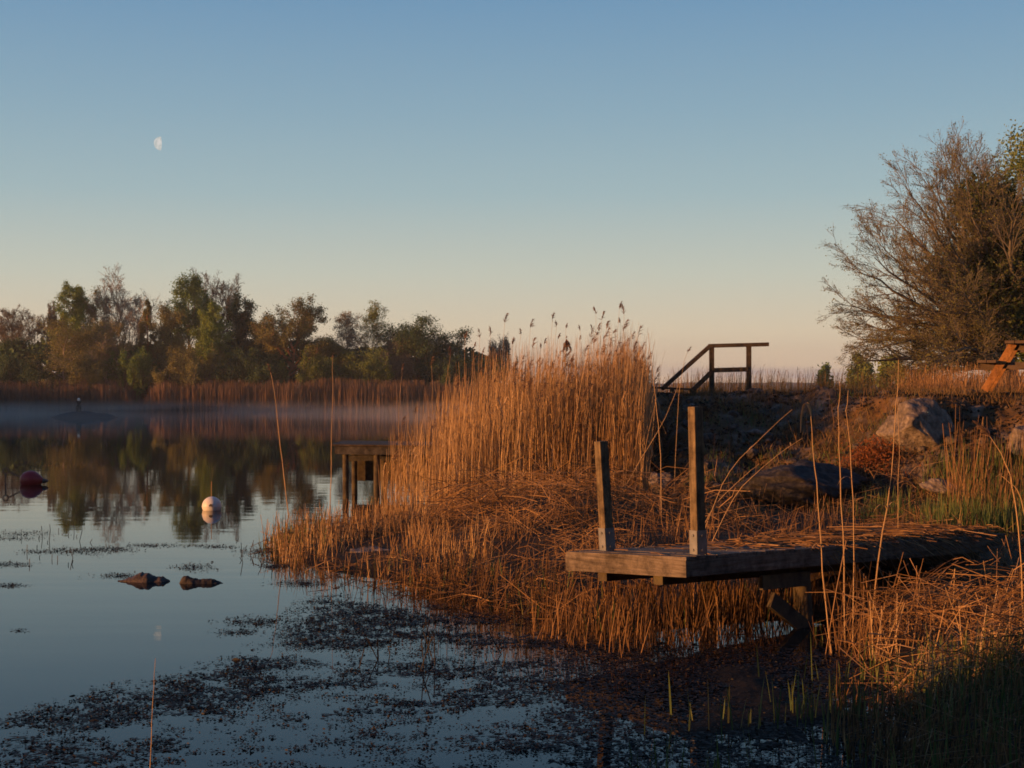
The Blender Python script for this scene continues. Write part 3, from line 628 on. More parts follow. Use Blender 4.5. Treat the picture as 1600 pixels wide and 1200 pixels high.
def tree(label, px, base_py, top_py, wpx, Y, style, leaf, barkm, seed, group=None, name='tree', cat='tree', leafs=.2, dens=1.0, lean=(0, 0), zb=None, cont=None):
    global rng
    keep = rng; rng = np.random.default_rng(seed)
    if 130 < Y < 160: dens *= 4.0; leafs *= .74
    b = P(px, base_py, Y); top = P(px, top_py, Y)[2]
    gz_ = height(np.array([b[0]]), np.array([b[1]]))[0]; b[2] = gz_ - .15 if zb is None else zb
    H = top - b[2]; Wd = wpx / F * Y
    lf = None; tiny = None
    if style == 'bare':
        c0, r0 = trunkline(H * .8, H * .022, lean=lean)
        c1, r1 = grow(c0, r0, 13, (.5, .75), (25, 60), up=.5, t0=.22)
        c2, r2 = grow(c1, r1, 8, (.45, .7), (20, 50), up=.25)
        c3, r3 = grow(c2, r2, 7, (.4, .75), (20, 50), up=.2, K=4)
        c4, r4 = grow(c3, r3, 4, (.4, .8), (15, 45), up=.1, K=3)
        main_, fine = [(c0, r0), (c1, r1)], [(c2, np.maximum(r2, .018)), (c3, np.maximum(r3, .013)), (c4, np.maximum(r4, .01))]
        lf = tips(c4, max(1, int(2 * dens)), .1)
    elif style == 'leafy':
        c0, r0 = trunkline(H * .88, H * .018, lean=lean)
        c1, r1 = grow(c0, r0, 20, (.3, .5), (35, 75), up=.35, t0=.15, shape=lambda t: 1.05 - .55 * t)
        c2, r2 = grow(c1, r1, 7, (.35, .6), (25, 60), up=.1)
        c3, r3 = grow(c2, r2, 4, (.35, .6), (20, 60), up=.0, K=3)
        main_, fine = [(c0, r0), (c1, r1)], [(c2, np.maximum(r2, .012)), (c3, np.maximum(r3, .008))]
        lf = np.concatenate([tips(c3, int(12 * dens), .26), tips(c2, int(7 * dens), .3)])
    elif style == 'birch':
        c0, r0 = trunkline(H * .95, H * .011, lean=lean, wob=.012)
        c1, r1 = grow(c0, r0, 26, (.2, .36), (30, 60), up=.5, t0=.25, shape=lambda t: 1.0 - .6 * t)
        c2, r2 = grow(c1, r1, 6, (.35, .7), (20, 60), up=-.2)
        c3, r3 = grow(c2, r2, 4, (.4, .8), (20, 50), up=-.5, K=3)
        main_, fine = [(c0, r0)], [(c1, r1), (c2, np.maximum(r2, .01)), (c3, np.maximum(r3, .006))]
        lf = np.concatenate([tips(c3, int(8 * dens), .16), tips(c2, int(4 * dens), .2)])
    elif style == 'pine':
        c0, r0 = trunkline(H * .85, H * .026, lean=lean, wob=.03)
        c1, r1 = grow(c0, r0, 24, (.40, .55), (45, 85), up=.35, t0=.36, shape=lambda t: .72 + .42 * np.sin(t * 2.7))
        c2, r2 = grow(c1, r1, 7, (.3, .5), (25, 65), up=.35, t0=.4)
        c3, r3 = grow(c2, r2, 5, (.3, .55), (25, 60), up=.35, K=3, t0=.4)
        main_, fine = [(c0, r0), (c1, r1)], [(c2, np.maximum(r2, .015)), (c3, np.maximum(r3, .01))]
        lf = np.concatenate([tips(c3, int(9 * dens), .26), tips(c2, int(6 * dens), .32)]); lf[:, 2] += .06
    elif style == 'spruce':
        c0, r0 = trunkline(H, H * .015, wob=.006)
        n = 70; c1, r1 = grow(c0, r0, n, (.3, .36), (70, 100), up=-.25, t0=.06, shape=lambda t: 1.06 - t)
        c2, r2 = grow(c1, r1, 6, (.3, .5), (30, 65), up=-.15)
        main_, fine = [(c0, r0)], [(c1, r1), (c2, np.maximum(r2, .01))]
        lf = np.concatenate([tips(c2, int(8 * dens), .12), tips(c1, int(8 * dens), .12)])
    elif style == 'bush':
        a = rng.random(12) * 6.28; d = nrm(np.stack([np.cos(a), np.sin(a), .5 + 1.4 * rng.random(12)], -1)); s = np.linspace(0, 1, 6)[None, :, None]
        c0 = d[:, None] * H * .7 * s + rng.normal(size=(12, 6, 3)) * H * .03 * s; r0 = np.repeat((H * .012 * (1 - .7 * np.linspace(0, 1, 6)))[None], 12, 0)
        c1, r1 = grow(c0, r0, 8, (.35, .6), (20, 60), up=.3)
        c2, r2 = grow(c1, r1, 5, (.4, .7), (20, 55), up=.2, K=3)
        main_, fine = [(c0, r0)], [(c1, np.maximum(r1, .012)), (c2, np.maximum(r2, .008))]
        lf = np.concatenate([tips(c2, int(9 * dens), .16), tips(c1, int(4 * dens), .2)])
    allp = np.concatenate([lf] + [c.reshape(-1, 3) for c, _ in main_ + fine])
    lo, hi = np.percentile(allp[:, 0], [1, 99]); cx = (lo + hi) / 2; sxy = Wd / (hi - lo); sz = H / np.percentile(allp[:, 2], 99.7)
    def tr(c):
        c = c.copy(); s = np.clip(c[..., 2] / (H * .3), 0, 1)
        c[..., 0] = (c[..., 0] - cx * s) * sxy; c[..., 1] = c[..., 1] * max(.55, min(sxy, 1.3)); c[..., 2] *= sz; return c + b
    e = empty(name, tuple(b), label, cat, group)
    mb = MB()
    for c, r in main_: mb.tubes(tr(c), r, 6)
    mb.build('trunk', M[barkm], e, smooth=True)
    mb = MB()
    for c, r in fine: mb.tubes(tr(c), r, 3, mi=1)
    if lf is not None and len(lf):
        q = tr(lf); q = q[q[:, 2] > b[2] + .15]
        mb.leaves(q, leafs * (.6 + .8 * rng.random(len(q))), tint=clumptint(q, .55 if Y > 80 else 1.0), asp=.6)
    mb.build('crown', [M[leaf], M[barkm]], e)
    rng = keep
    return e
G = 'trees of the wooded point across the water'
TR = [
 ('thin bare tree at the far left of the wooded point', 28, 482, 75, 150, 'bare', 'greyt', 'bark', .14, .6),
 ('low dark evergreen below the bare tree at the far left', 20, 532, 90, 146, 'leafy', 'dark', 'bark', .24, .9),
 ('slender bare tree left of the yellow green birch', 80, 472, 42, 152, 'bare', 'greyt', 'bark', .14, .7),
 ('tall yellow green birch, leftmost tall crown of the wooded point', 112, 443, 66, 146, 'birch', 'birch', 'palebark', .2, 1.1),
 ('budding brown tree just right of the tall yellow green birch', 150, 452, 62, 148, 'leafy', 'brownbud', 'bark', .17, .5),
 ('broad budding tree with rusty brown crown low over the left reeds', 105, 498, 105, 140, 'leafy', 'brownbud', 'palebark', .18, .55),
 ('tallest bare tree with fine pale twigs on the wooded point', 200, 420, 105, 149, 'bare', 'greyt', 'palebark', .13, .6),
 ('forked bare tree with pale limbs low in front of the tallest one', 165, 500, 80, 141, 'bare', 'brownbud', 'palebark', .14, .9),
 ('rusty conifer between the tallest bare tree and the green crown', 232, 470, 56, 144, 'spruce', 'pine', 'pinebark', .2, 1.0),
 ('full green tree with high rounded crown in the middle of the point', 290, 430, 78, 147, 'leafy', 'midgreen', 'bark', .22, .8),
 ('bare grey tree rising behind the green crown', 338, 425, 78, 153, 'bare', 'greyt', 'bark', .13, .5),
 ('light green birch with white trunk under the bare grey tree', 330, 474, 58, 142, 'birch', 'birch', 'palebark', .19, 1.3),
 ('dark slim tree left of the broad pine', 375, 461, 60, 148, 'leafy', 'dark', 'bark', .22, .7),
 ('broad red barked pine with flat spreading crown', 455, 468, 118, 142, 'pine', 'pine', 'pinebark', .2, 1.0),
 ('thin pale birch with sparse leaves right of the broad pine', 545, 488, 50, 146, 'birch', 'greyt', 'palebark', .15, .55),
 ('taller of two sparse birches right of the broad pine', 585, 472, 52, 147, 'birch', 'olive', 'palebark', .15, .55),
 ('dark windswept pine leaning right at the end of the point', 662, 498, 128, 145, 'pine', 'dark', 'bark', .21, .9),
 ('small round grey tree beyond the tops of the near reeds', 782, 527, 50, 150, 'bush', 'greyt', 'bark', .16, 1.0),
 ('dark drooping bush filling the gap below the windswept pine', 690, 558, 80, 143, 'bush', 'dark', 'bark', .2, 1.2),
 ('brown budding tree filling between the rusty conifer and the green crown', 262, 478, 60, 143.5, 'leafy', 'brownbud', 'bark', .17, .6),
 ('low dark evergreen left of the broad pine below its crown', 412, 515, 60, 145, 'leafy', 'dark', 'bark', .2, .9),
 ('small brown tree tucked between the broad pine and the sparse birches', 515, 528, 60, 144, 'leafy', 'brownbud', 'bark', .17, .8),
 ('small grey brown tree under the left side of the windswept pine', 625, 528, 55, 143, 'leafy', 'greyt', 'bark', .16, .6),
 ('dark bush at the foot of the tallest bare tree', 205, 545, 70, 139.5, 'bush', 'midgreen', 'bark', .2, 1.2),
 ('brown leafy bush under the full green tree', 300, 540, 95, 139.5, 'bush', 'brownbud', 'bark', .18, 1.0),
 ('dark bush between the green birch and the broad pine', 395, 545, 90, 140, 'bush', 'dark', 'bark', .21, 1.3),
 ('olive bush at the foot of the broad pine', 480, 548, 90, 139.5, 'bush', 'olive', 'bark', .19, 1.1),
 ('low olive bush beneath the sparse birches', 560, 545, 100, 141, 'bush', 'olive', 'bark', .19, 1.2),
 ('dark bush at the far left behind the reeds', 30, 555, 90, 139.5, 'bush', 'dark', 'bark', .2, 1.2),
 ('low brown bush behind the reeds under the rusty brown crown', 120, 556, 95, 139.5, 'bush', 'brownbud', 'bark', .18, 1.1),
 ('low dark bush right of the windswept pine behind near reeds', 745, 558, 85, 147, 'bush', 'midgreen', 'bark', .19, 1.1),
]
for k, (lb, px, ty, w, Y, st, lf, bk, ls, dn) in enumerate(TR):
    bushy = st == 'bush'
    tree(lb, px, 605, ty, w, Y, st, lf, bk, 100 + k, G if not bushy else 'bushes under the trees across the water', leafs=ls, dens=dn,
         lean=(.12, 0) if 'leaning' in lb else (0, 0), name={'pine': 'pine_tree', 'birch': 'birch_tree', 'spruce': 'conifer_tree', 'bush': 'bush'}.get(st, 'tree'), cat='bush' if bushy else 'tree')
# dense shaded undergrowth of the point
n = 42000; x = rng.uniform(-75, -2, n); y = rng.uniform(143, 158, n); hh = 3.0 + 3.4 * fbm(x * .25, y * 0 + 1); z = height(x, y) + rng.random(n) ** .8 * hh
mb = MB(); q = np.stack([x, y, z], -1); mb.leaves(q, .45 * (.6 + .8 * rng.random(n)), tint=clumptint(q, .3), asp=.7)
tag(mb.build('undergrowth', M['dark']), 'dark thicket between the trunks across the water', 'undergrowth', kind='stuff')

# far shore reeds
n = 11000; x = rng.uniform(-75, 2, n); y0 = np.interp(x, [-75, -48, -38, -20, -6, 1, 2.5], [136, 134.4, 136.4, 135, 136, 140, 145])
y = y0 + rng.uniform(-.3, 3.2, n) + 2.2 * (fbm(x * .28, x * 0 + 4) - .5) + 1.0 * (fbm(x * 1.1, x * 0 + 9) - .5); h = (1.65 + 1.0 * fbm(x * .3, y * .2) + .7 * (fbm(x * 1.6, y * .4) - .45) + .4 * rng.random(n)); gap = np.exp(-((x + 35.8) / .9) ** 2); h = h * (1 - .75 * gap)
zb = np.maximum(height(x, y), -.05); D = nrm(np.stack([rng.normal(size=n) * .05, rng.normal(size=n) * .05, np.ones(n)], -1))
s = np.linspace(0, 1, 3)[None, :, None]; base = np.stack([x, y, zb - .05], -1)
mb = MB(); mb.tubes(base[:, None] + D[:, None] * h[:, None, None] * s, np.array([[.022, .018, .008]]), 3, tint=np.clip(.5 + 1.2 * (fbm(x * .8, y * .1) - .47) + rng.normal(size=n) * .2, 0, 1))
tag(mb.build('reed_belt', M['farreed']), 'belt of brown reeds along the far shore below the trees', 'reeds', kind='stuff')

# right hand trees
def oak():
    global rng
    keep = rng; rng = np.random.default_rng(55)
    YO = 42.0; b = P(1578, 606, YO); b[2] = height(np.array([b[0]]), np.array([b[1]]))[0] - .1
    e = empty('oak_tree', tuple(b), 'spreading budding oak with bare limbs fanning left beside the picnic table', 'tree')
    fork = P(1570, 548, YO)
    c0 = np.array([[b + (fork - b) * k / 5 + np.array([.06 * math.sin(k), 0, 0]) for k in range(6)]]); r0 = np.linspace(.34, .27, 6)[None]
    tg = [(1316, 470, 0), (1325, 525, 2), (1338, 405, -2), (1362, 352, 1), (1388, 305, 3), (1415, 262, -1), (1452, 238, 2), (1492, 212, -1), (1520, 222, 1.5), (1545, 262, -2), (1340, 565, -1.5), (1390, 590, 1.5),
          (1450, 560, -3), (1580, 300, 2), (1480, 330, -3), (1440, 400, 3.5), (1500, 440, -4), (1545, 500, -3), (1420, 480, 4)]
    jr = np.random.default_rng(5)
    tg = tg + [(a + jr.uniform(8, 40) * (1 if a < 1560 else -1), b_ + jr.uniform(-26, 26), c_ + jr.uniform(-2, 2)) for a, b_, c_ in tg[:16]]
    c1 = []; s = np.linspace(0, 1, 10)
    for k, (px, py, dy) in enumerate(tg):
        T = P(px, py, YO + dy); T = fork + (T - fork) * np.array([.96, .9, .86]); st = c0[0][rng.integers(3, 6)] if py > 420 else fork; mid = st * .45 + T * .55; mid[2] += .25 if py > 430 else -.1; mid[0] += .2
        q = (1 - s)[:, None] ** 2 * st + 2 * ((1 - s) * s)[:, None] * mid + (s ** 2)[:, None] * T
        c1.append(q + rng.normal(size=q.shape) * .05 * s[:, None])
    tg2 = []
    c1 = np.array(c1); r1 = np.linspace(.115, .012, 10)[None].repeat(len(tg), 0) * (.75 + .5 * rng.random(len(tg)))[:, None]
    c2, r2 = grow(c1, r1, 17, (.24, .42), (16, 42), up=.10, t0=.16, rr=.5, wob=.022)
    c3, r3 = grow(c2, r2, 8, (.38, .68), (16, 46), up=.05, t0=.15, K=4, rr=.55, wob=.022)
    c4, r4 = grow(c3, r3, 6, (.4, .85), (16, 44), up=.03, K=3, rr=.65, wob=.02)
    mb = MB(); mb.tubes(c0, r0, 10).tubes(c1, r1, 7).tubes(c2, np.maximum(r2, .009), 4); mb.build('trunk', M['oakbark'], e, smooth=True)
    mb = MB(); mb.tubes(c3, np.maximum(r3, .0052), 3, mi=1).tubes(c4, np.maximum(r4, .0036), 3, mi=1)
    q = tips(c4, 2, .05); mb.leaves(q, .042 * (.5 + rng.random(len(q))), tint=clumptint(q, 1.2), asp=.6)
    mb.build('crown', [M['oakbud'], M['oakbark']], e)
    rng = keep
oak()
tree('dense dark green tree behind the right side of the spreading oak', 1572, 605, 285, 165, 41.5, 'leafy', 'ivy', 'bark', 301, leafs=.13, dens=5)
tree('tall olive leafed tree at the upper right edge of the picture', 1618, 605, 200, 140, 47, 'leafy', 'olive', 'oakbark', 302, leafs=.1, dens=2.4)
tree('olive bushy tree low behind the oak trunk at the right edge', 1590, 605, 430, 170, 50, 'leafy', 'olive', 'bark', 303, leafs=.15, dens=1.6)
tree('single small round tree alone on the distant field', 1289, 603, 571, 20, 165, 'leafy', 'midgreen', 'bark', 304, leafs=.3, dens=.8)
tree('hazy small tree under the left end of the oak branches', 1344, 603, 552, 40, 120, 'leafy', 'olive', 'bark', 305, leafs=.22, dens=.8)
tree('small bushy tree right of the hazy one beneath the oak', 1392, 603, 556, 44, 110, 'leafy', 'olive', 'bark', 306, leafs=.22, dens=.8)
tree('low leafless bush beneath the oak branches on the field edge', 1440, 603, 570, 60, 60, 'bush', 'brownbud', 'bark', 307, leafs=.06, dens=.6, name='bush', cat='bush')
q = P(1278, 606, 150); mk = MB(); zz = height(np.array([q[0]]), np.array([q[1]]))[0]
mk.box((q[0], q[1], zz + .45), (.13, 0, 0), (0, .13, 0), (0, 0, .5)); mk.lathe([(.19, .9), (.16, 1.0), (.001, 1.06)], 8, origin=(q[0], q[1], zz)); tag(mk.build('marker_post', M['white']), 'tiny white marker post in the distant field left of the lone tree', 'marker post')

# ------------------------------------------------------------------ reeds
def reed_stems(base, D, h, r, bend, K=6, kink=0.02):
    s = np.linspace(0, 1, K)[None, :, None]
    c = base[:, None] + D[:, None] * h[:, None, None] * s + bend[:, None] * h[:, None, None] * s ** 2.2
    return c + np.cumsum(rng.normal(size=c.shape), 1) * kink * .25 * s * h[:, None, None] * np.array([1, 1, .1])
def blades(mb, base, d, L, w, droop, mi=0, tint=None, K=4):
    """thin leaf blades as narrow folded strips"""
    N = len(base); s = np.linspace(0, 1, K)[None, :, None]; side = nrm(np.cross(d, [0, 0, 1.]) + 1e-6)
    c = base[:, None] + d[:, None] * L[:, None, None] * s - np.array([0, 0, 1.]) * (droop * L)[:, None, None] * s ** 2
    wd = (w[:, None] * np.interp(np.linspace(0, 3, K), np.arange(4), [.8, 1, .7, .05])[None])[..., None] * side[:, None] * .5
    V = np.stack([c - wd, c + wd], 2); b = np.arange(N)[:, None] * (K * 2) + np.arange(K - 1)[None] * 2
    mb.add(V, np.stack([b, b + 1, b + 3, b + 2], -1).reshape(-1, 4), None, None if tint is None else np.repeat(tint, K * 2), mi)
def plume(mb, p, d, L, w, n, mi=0, droopdir=None):
    """feathery seed head: drooping bunches of fine hairs"""
    p = np.asarray(p, float); d = np.asarray(d, float); dd = np.array([.7, 0, -.3]) if droopdir is None else np.asarray(droopdir, float)
    t = rng.random(n); c = p + d * (L * t)[:, None] + dd * (L * .35 * t ** 2)[:, None]
    dir_ = nrm(d + dd * 1.1 * (.3 + t)[:, None] + rng.normal(size=(n, 3)) * .5)
    ln = L * (.5 - .25 * t) * (.6 + .6 * rng.random(n)); s = np.linspace(0, 1, 3)[None, :, None]
    cc = c[:, None] + dir_[:, None] * ln[:, None, None] * s + dd * (.25 * ln)[:, None, None] * s ** 2
    mb.tubes(cc, np.array([[w, w * .9, w * .25]]), 3, tint=rng.random(n), mi=mi)

# the tall reed bed
def reedbed():
    n = 9500
    # footprint: denser and taller to the right, ragged to the left
    px = np.where(rng.random(n) < .95, 675 + 336 * rng.random(n) ** .6, 598 + 120 * rng.random(n) ** .8); Y = rng.uniform(21.8, 27.5, n)
    x = (px - 800) / F * Y; z = np.maximum(height(x, Y), -.2)
    topy = np.interp(px, [590, 640, 690, 740, 800, 850, 900, 950, 985, 1012], [690, 640, 600, 568, 550, 545, 545, 530, 526, 560])
    hh = CAMZ - (topy - HOR) / F * Y - z; h = hh * (1 - .46 * rng.random(n) ** .65) + .12 * rng.normal(size=n)
    thin = rng.random(n) < .07; h = np.where(thin, hh * (.92 + .2 * rng.random(n)), h); h = np.clip(h, .5, 3.5)
    lean = np.stack([.015 + rng.normal(size=n) * .04, rng.normal(size=n) * .035, np.ones(n)], -1); D = nrm(lean)
    bend = np.stack([.015 + rng.normal(size=n) * .035, rng.normal(size=n) * .03, np.zeros(n)], -1)
    base = np.stack([x, Y, z - .05], -1); tint = np.clip(.6 + 1.3 * (fbm(x * 2.2, Y * .8) - .47) + rng.normal(size=n) * .26, 0, 1)
    c = reed_stems(base, D, h, None, bend, kink=.012)
    mb = MB(); mb.tubes(c, (.0034 + .0014 * rng.random(n))[:, None] * np.array([[1, .95, .9, .8, .65, .35]]), 3, tint=tint)
    # clinging leaves
    m = 7000; i = rng.integers(0, n, m); k = rng.integers(1, 5, m); az = rng.random(m) * 6.28
    d = nrm(np.stack([np.cos(az) * .5 + .15, np.sin(az) * .5, .9 + .5 * rng.random(m)], -1))
    blades(mb, c[i, k], d, .15 + .22 * rng.random(m), .006 + .006 * rng.random(m), .2 + .9 * rng.random(m), tint=np.clip(tint[i] + rng.normal(size=m) * .15, 0, 1))
    m = 3200; i = rng.integers(0, n, m); k = rng.integers(1, 5, m); az = rng.random(m) * 6.28; d = nrm(np.stack([np.cos(az) * .8 + .3, np.sin(az) * .6, .5 + .6 * rng.random(m)], -1))
    blades(mb, c[i, k], d, .15 + .3 * rng.random(m), .010 + .008 * rng.random(m), .8 + 1.4 * rng.random(m), tint=np.clip(tint[i] + .1, 0, 1), K=5)
    # small seed heads in the mass
    for j in rng.choice(n, 330, False): plume(mb, c[j, -1] - (0, 0, .03), D[j], .15 + .08 * rng.random(), .0042, 20, mi=1)
    tag(mb.build('reed_bed', [M['reed'], M['plume']]), 'tall sunlit bed of golden reeds in the middle of the picture', 'reeds', kind='stuff')
reedbed()

# single reeds that stand out
def reed(label, pts, Y, r=.006, pl=None, droop=(.6, 0, -.4), group=None, n=60, leaf=0, ground=True, pw=.004):
    """pts: pixel path from foot to tip"""
    Ys = np.linspace(Y, Y, len(pts)); q = np.array([P(a, b, y) for (a, b), y in zip(pts, Ys)])
    if ground: q[0, 2] = min(q[0, 2], max(height(q[:1, 0], q[:1, 1])[0], 0)) - .04
    m = 14; t = np.linspace(0, len(q) - 1, m); dd = np.linspace(0, 1, m)
    c = np.stack([np.interp(t, np.arange(len(q)), q[:, k]) for k in range(3)], -1)
    for _ in range(3): c[1:-1] = .25 * c[:-2] + .5 * c[1:-1] + .25 * c[2:]
    hl = np.linalg.norm(c[-1] - c[0]); c[1:] += np.cumsum(rng.normal(size=(m - 1, 3)), 0) * np.array([.0028, .0028, 0]) * hl; leaf = leaf or (2 if hl > 1.2 and not group else 0)
    e = empty('reed_stalk', tuple(c[0]), label, 'reed', group)
    mb = MB(); segs = np.stack([c[:-1], c[1:]], 1); rr = r * (1 - .6 * np.linspace(0, 1, m)); mb.tubes(segs, np.stack([rr[:-1], rr[1:]], -1), 5, tint=.8)
    for k in range(2, m - 1, 3): mb.tubes(np.array([[c[k] - (c[k + 1] - c[k]) * .02, c[k] + (c[k + 1] - c[k]) * .03]]), rr[k] * 1.25, 5, tint=.1)
    mb.build('stem', M['reed'], e)
    if pl:
        mb = MB(); plume(mb, c[-1], nrm((c[-1] - c[-3])[None])[0], pl, pw, n, droopdir=droop); mb.build('plume', M['plume'], e)
    if leaf:
        mb = MB(); i = rng.integers(3, m - 2, leaf); az = rng.random(leaf) * 6.28; d = nrm(np.stack([np.cos(az), np.sin(az) * .3, .6 + .4 * rng.random(leaf)], -1))
        for j in range(leaf):
            mb = MB(); blades(mb, c[i[j:j + 1]], d[j:j + 1], np.array([.12 + .14 * rng.random()]), np.array([.009]), np.array([.6 + .7 * rng.random()]), tint=np.array([.7]), K=7); mb.build('leaf', M['reed'], e)
    return e
e = reed('tall reed before the dock with a long leaf hanging from its bent tip', [(1300, 1015), (1285, 880), (1274, 760), (1270, 690), (1268, 650)], 10.75, .0062)
mb = MB(); tp_ = P(1268, 652, 10.75); arc = [P(a, b_, 10.75) for a, b_ in [(1268, 652), (1266, 638), (1260, 628), (1256, 632), (1252, 650), (1251, 676)]]; arc = np.array(arc)
ts = np.linspace(0, 1, 24); ar = np.stack([np.interp(ts * 5, np.arange(6), arc[:, k]) for k in range(3)], -1)
for _ in range(4): ar[1:-1] = .25 * ar[:-2] + .5 * ar[1:-1] + .25 * ar[2:]
wd = (.004 + .013 * np.sin(np.pi * ts ** .8) ** .8)[:, None] * np.array([.8, .5, .25]); V = np.stack([ar - wd, ar + (0, .004, 0), ar + wd], 1); i_ = np.arange(23)[:, None] * 3 + np.arange(2)[None]
mb.add(V, np.stack([i_, i_ + 1, i_ + 4, i_ + 3], -1).reshape(-1, 4), tint=.6); mb.build('leaf', M['reed'], e)
e2 = reed('second tall reed close right of the one with the hanging leaf', [(1320, 905), (1313, 800), (1307, 700), (1309, 640), (1312, 596)], 11.2, .0056)
reed('reed in front of the mound standing right of the close pair', [(1332, 905), (1334, 800), (1328, 700), (1324, 640), (1322, 610)], 11.2, .0052)
reed('tallest straight reed before the bank, curving at its foot', [(1360, 900), (1376, 830), (1388, 760), (1394, 690), (1397, 620), (1398, 562)], 11.4, .0062)
reed('short bare reed right before the angular boulder', [(1403, 800), (1406, 730), (1407, 690), (1405, 600)], 14, .004)
reed('bowed reed at the right edge carrying a feathery seed head', [(1600, 845), (1592, 790), (1578, 735), (1562, 700), (1551, 682)], 9.8, .006, .11, (-.8, 0, .1), n=90, pw=.003)
reed('leaning reed crossing behind the bowed one at the right edge', [(1618, 790), (1600, 770), (1578, 752), (1565, 742)], 9.7, .0045)
reed('slightly curved lone reed in the water left of the jetty', [(453, 815), (446, 760), (438, 690), (428, 610), (422, 582)], 22.5, .0095, .12, (-.3, 0, .3), n=20)
reed('thin upright lone reed by the left end of the jetty', [(515, 790), (516, 720), (518, 640), (519, 560)], 23, .0075, .08, (.2, 0, .2), n=16)
reed('thin reed standing alone in the water at bottom left', [(235, 1200), (237, 1140), (241, 1060), (243, 1028)], 7.2, .0028, ground=False)
reed('long reed rising behind the taller dock post against the rail', [(1033, 800), (1037, 700), (1026, 610), (1015, 520)], 17, .0065)
reed('curved reed leaning right from behind the reed bed edge', [(960, 735), (1005, 710), (1040, 655), (1060, 600)], 19.5, .006)
reed('bowed plumed reed above the mound left of the handrail', [(1052, 700), (1062, 620), (1070, 570), (1074, 552)], 20, .004, .1, (.8, 0, 0), n=20)
for k, (pts, lb) in enumerate([([(1085, 800), (1130, 740), (1195, 680), (1240, 640)], 'long straight reed leaning right across the mound, upper of three'),
                            ([(1100, 815), (1150, 765), (1215, 710), (1250, 685)], 'long straight reed leaning right across the mound, middle of three'),
                            ([(1080, 830), (1110, 790), (1160, 745), (1185, 725)], 'long straight reed leaning right across the mound, shortest of three')]): reed(lb, pts, 14.5, .0048)
# plumed tops above the bed
tops = [(787, 492, .16), (830, 500, .17), (857, 490, .12), (872, 503, .1), (885, 507, .08), (907, 510, .1), (931, 482, .12), (942, 488, .14), (963, 474, .13), (976, 478, .18), (973, 498, .1), (935, 512, .07), (752, 517, .14), (767, 513, .14),
        (815, 515, .1), (800, 530, .12), (923, 508, .07), (948, 503, .08), (727, 520, .12), (700, 545, .14), (868, 522, .1), (850, 530, .1), (845, 538, .08), (905, 525, .08), (740, 536, .08), (755, 545, .08), (676, 560, .14), (626, 570, .1)]
for k, (px, py, L) in enumerate(tops):
    Y = 22.0 + 3 * rng.random(); bx = px + rng.uniform(-22, 6)
    reed('slender plumed reed rising above the top of the golden reed bed', [(bx, 740), ((bx + px) / 2 - 3, 640), (px, py + L / Y * F * .8)], Y, .0048, L, (.5 * rng.choice([-1, 1, 1]), 0, -.15), 'plumed reeds above the reed bed', n=26, pw=.0045)
e = reed('reed with a heavy dark brown drooping seed head among the plumes', [(884, 745), (885, 640), (885, 560), (885, 526)], 22.2, .005)
mb = MB(); hp = P(885, 530, 22.2)
for dx in (-.3, .1, .5): plume(mb, hp, (dx * .4, 0, -.75), .17, .006, 60, droopdir=(dx, 0, -.6))
plume(mb, hp + (0, 0, .02), (0, 0, 1), .03, .006, 12, droopdir=(.2, 0, 0)); mb.build('plume', M['plume'], e)

# ------------------------------------------------------------------ trampled reed: stubble, litter, shoots
def onland(n, xr, yr, dmin=-.15, dmax=99, dens=None):
    x = rng.uniform(*xr, n); y = rng.uniform(*yr, n); d = sdist(x, y, main)
    k = (d > dmin) & (d < dmax)
    if dens is not None: k &= rng.random(n) < dens(x, y, d)
    return x[k], y[k], d[k]
def indock(x, y, mrg=0.0):
    a = (x - A[0]) * u[0] + (y - A[1]) * u[1]; b = (x - A[0]) * v[0] + (y - A[1]) * v[1]
    return (a > -.06 - mrg) & (a < DL) & (b > -.06 - mrg) & (b < DW + .06 + mrg)
def gapzone(x, y):
    a = (x - A[0]) * u[0] + (y - A[1]) * u[1]; b = (x - A[0]) * v[0] + (y - A[1]) * v[1]
    dockside = (a > .15) & (a < 3.1) & (b > -.5 + .12 * np.sin(a * 5)) & (b < .14)
    dockside &= ~((b > .02) & (a < 1.5))
    stone = ((x + 1.62) / .5) ** 2 + ((y - 16.35) / .55) ** 2 < 1
    return dockside | stone
def stubble(name, label, x, y, hmin, hmax, m, lean=.12, r=.004, zoff=-.05, tb=.5, cap=None):
    g_ = gapzone(x, y); k_ = ~g_ | (rng.random(len(x)) < .06); x, y = x[k_], y[k_]
    n = len(x); z = np.maximum(height(x, y), -.12) + zoff; h = hmin + (hmax - hmin) * rng.random(n) ** 1.6
    if cap is not None: h = np.minimum(h, np.maximum(cap(x, y) - z, .05))
    D = nrm(np.stack([rng.normal(size=n) * lean + .04, rng.normal(size=n) * lean, np.ones(n)], -1)); s = np.linspace(0, 1, 3)[None, :, None]
    c = np.stack([x, y, z], -1)[:, None] + D[:, None] * h[:, None, None] * s + rng.normal(size=(n, 1, 3)) * np.array([1, 1, 0]) * .06 * h[:, None, None] * s ** 2
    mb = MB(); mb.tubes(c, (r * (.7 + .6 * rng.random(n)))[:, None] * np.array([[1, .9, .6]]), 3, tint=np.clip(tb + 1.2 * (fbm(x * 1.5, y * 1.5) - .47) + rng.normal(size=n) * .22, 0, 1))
    return mb, c, h
dockcap = lambda x, y: np.where(indock(x, y), .38, 9.0)
x, y, d = onland(47000, (-3.3, 9), (10.3, 24), -.2, dens=lambda x, y, d: np.clip(.1 + 2.6 * (fbm(x * 1.5, y * 1.3) - .4), .03, 1) * np.where(y > 19.8, np.where(x > 2.2, .15, .6), 1) * np.where((y < 12.5) & (x > 2.5), .5, 1))
mb, c, h = stubble('', '', x, y, .08, .46, 'reed', cap=dockcap, r=.0032, lean=.19, tb=.45)
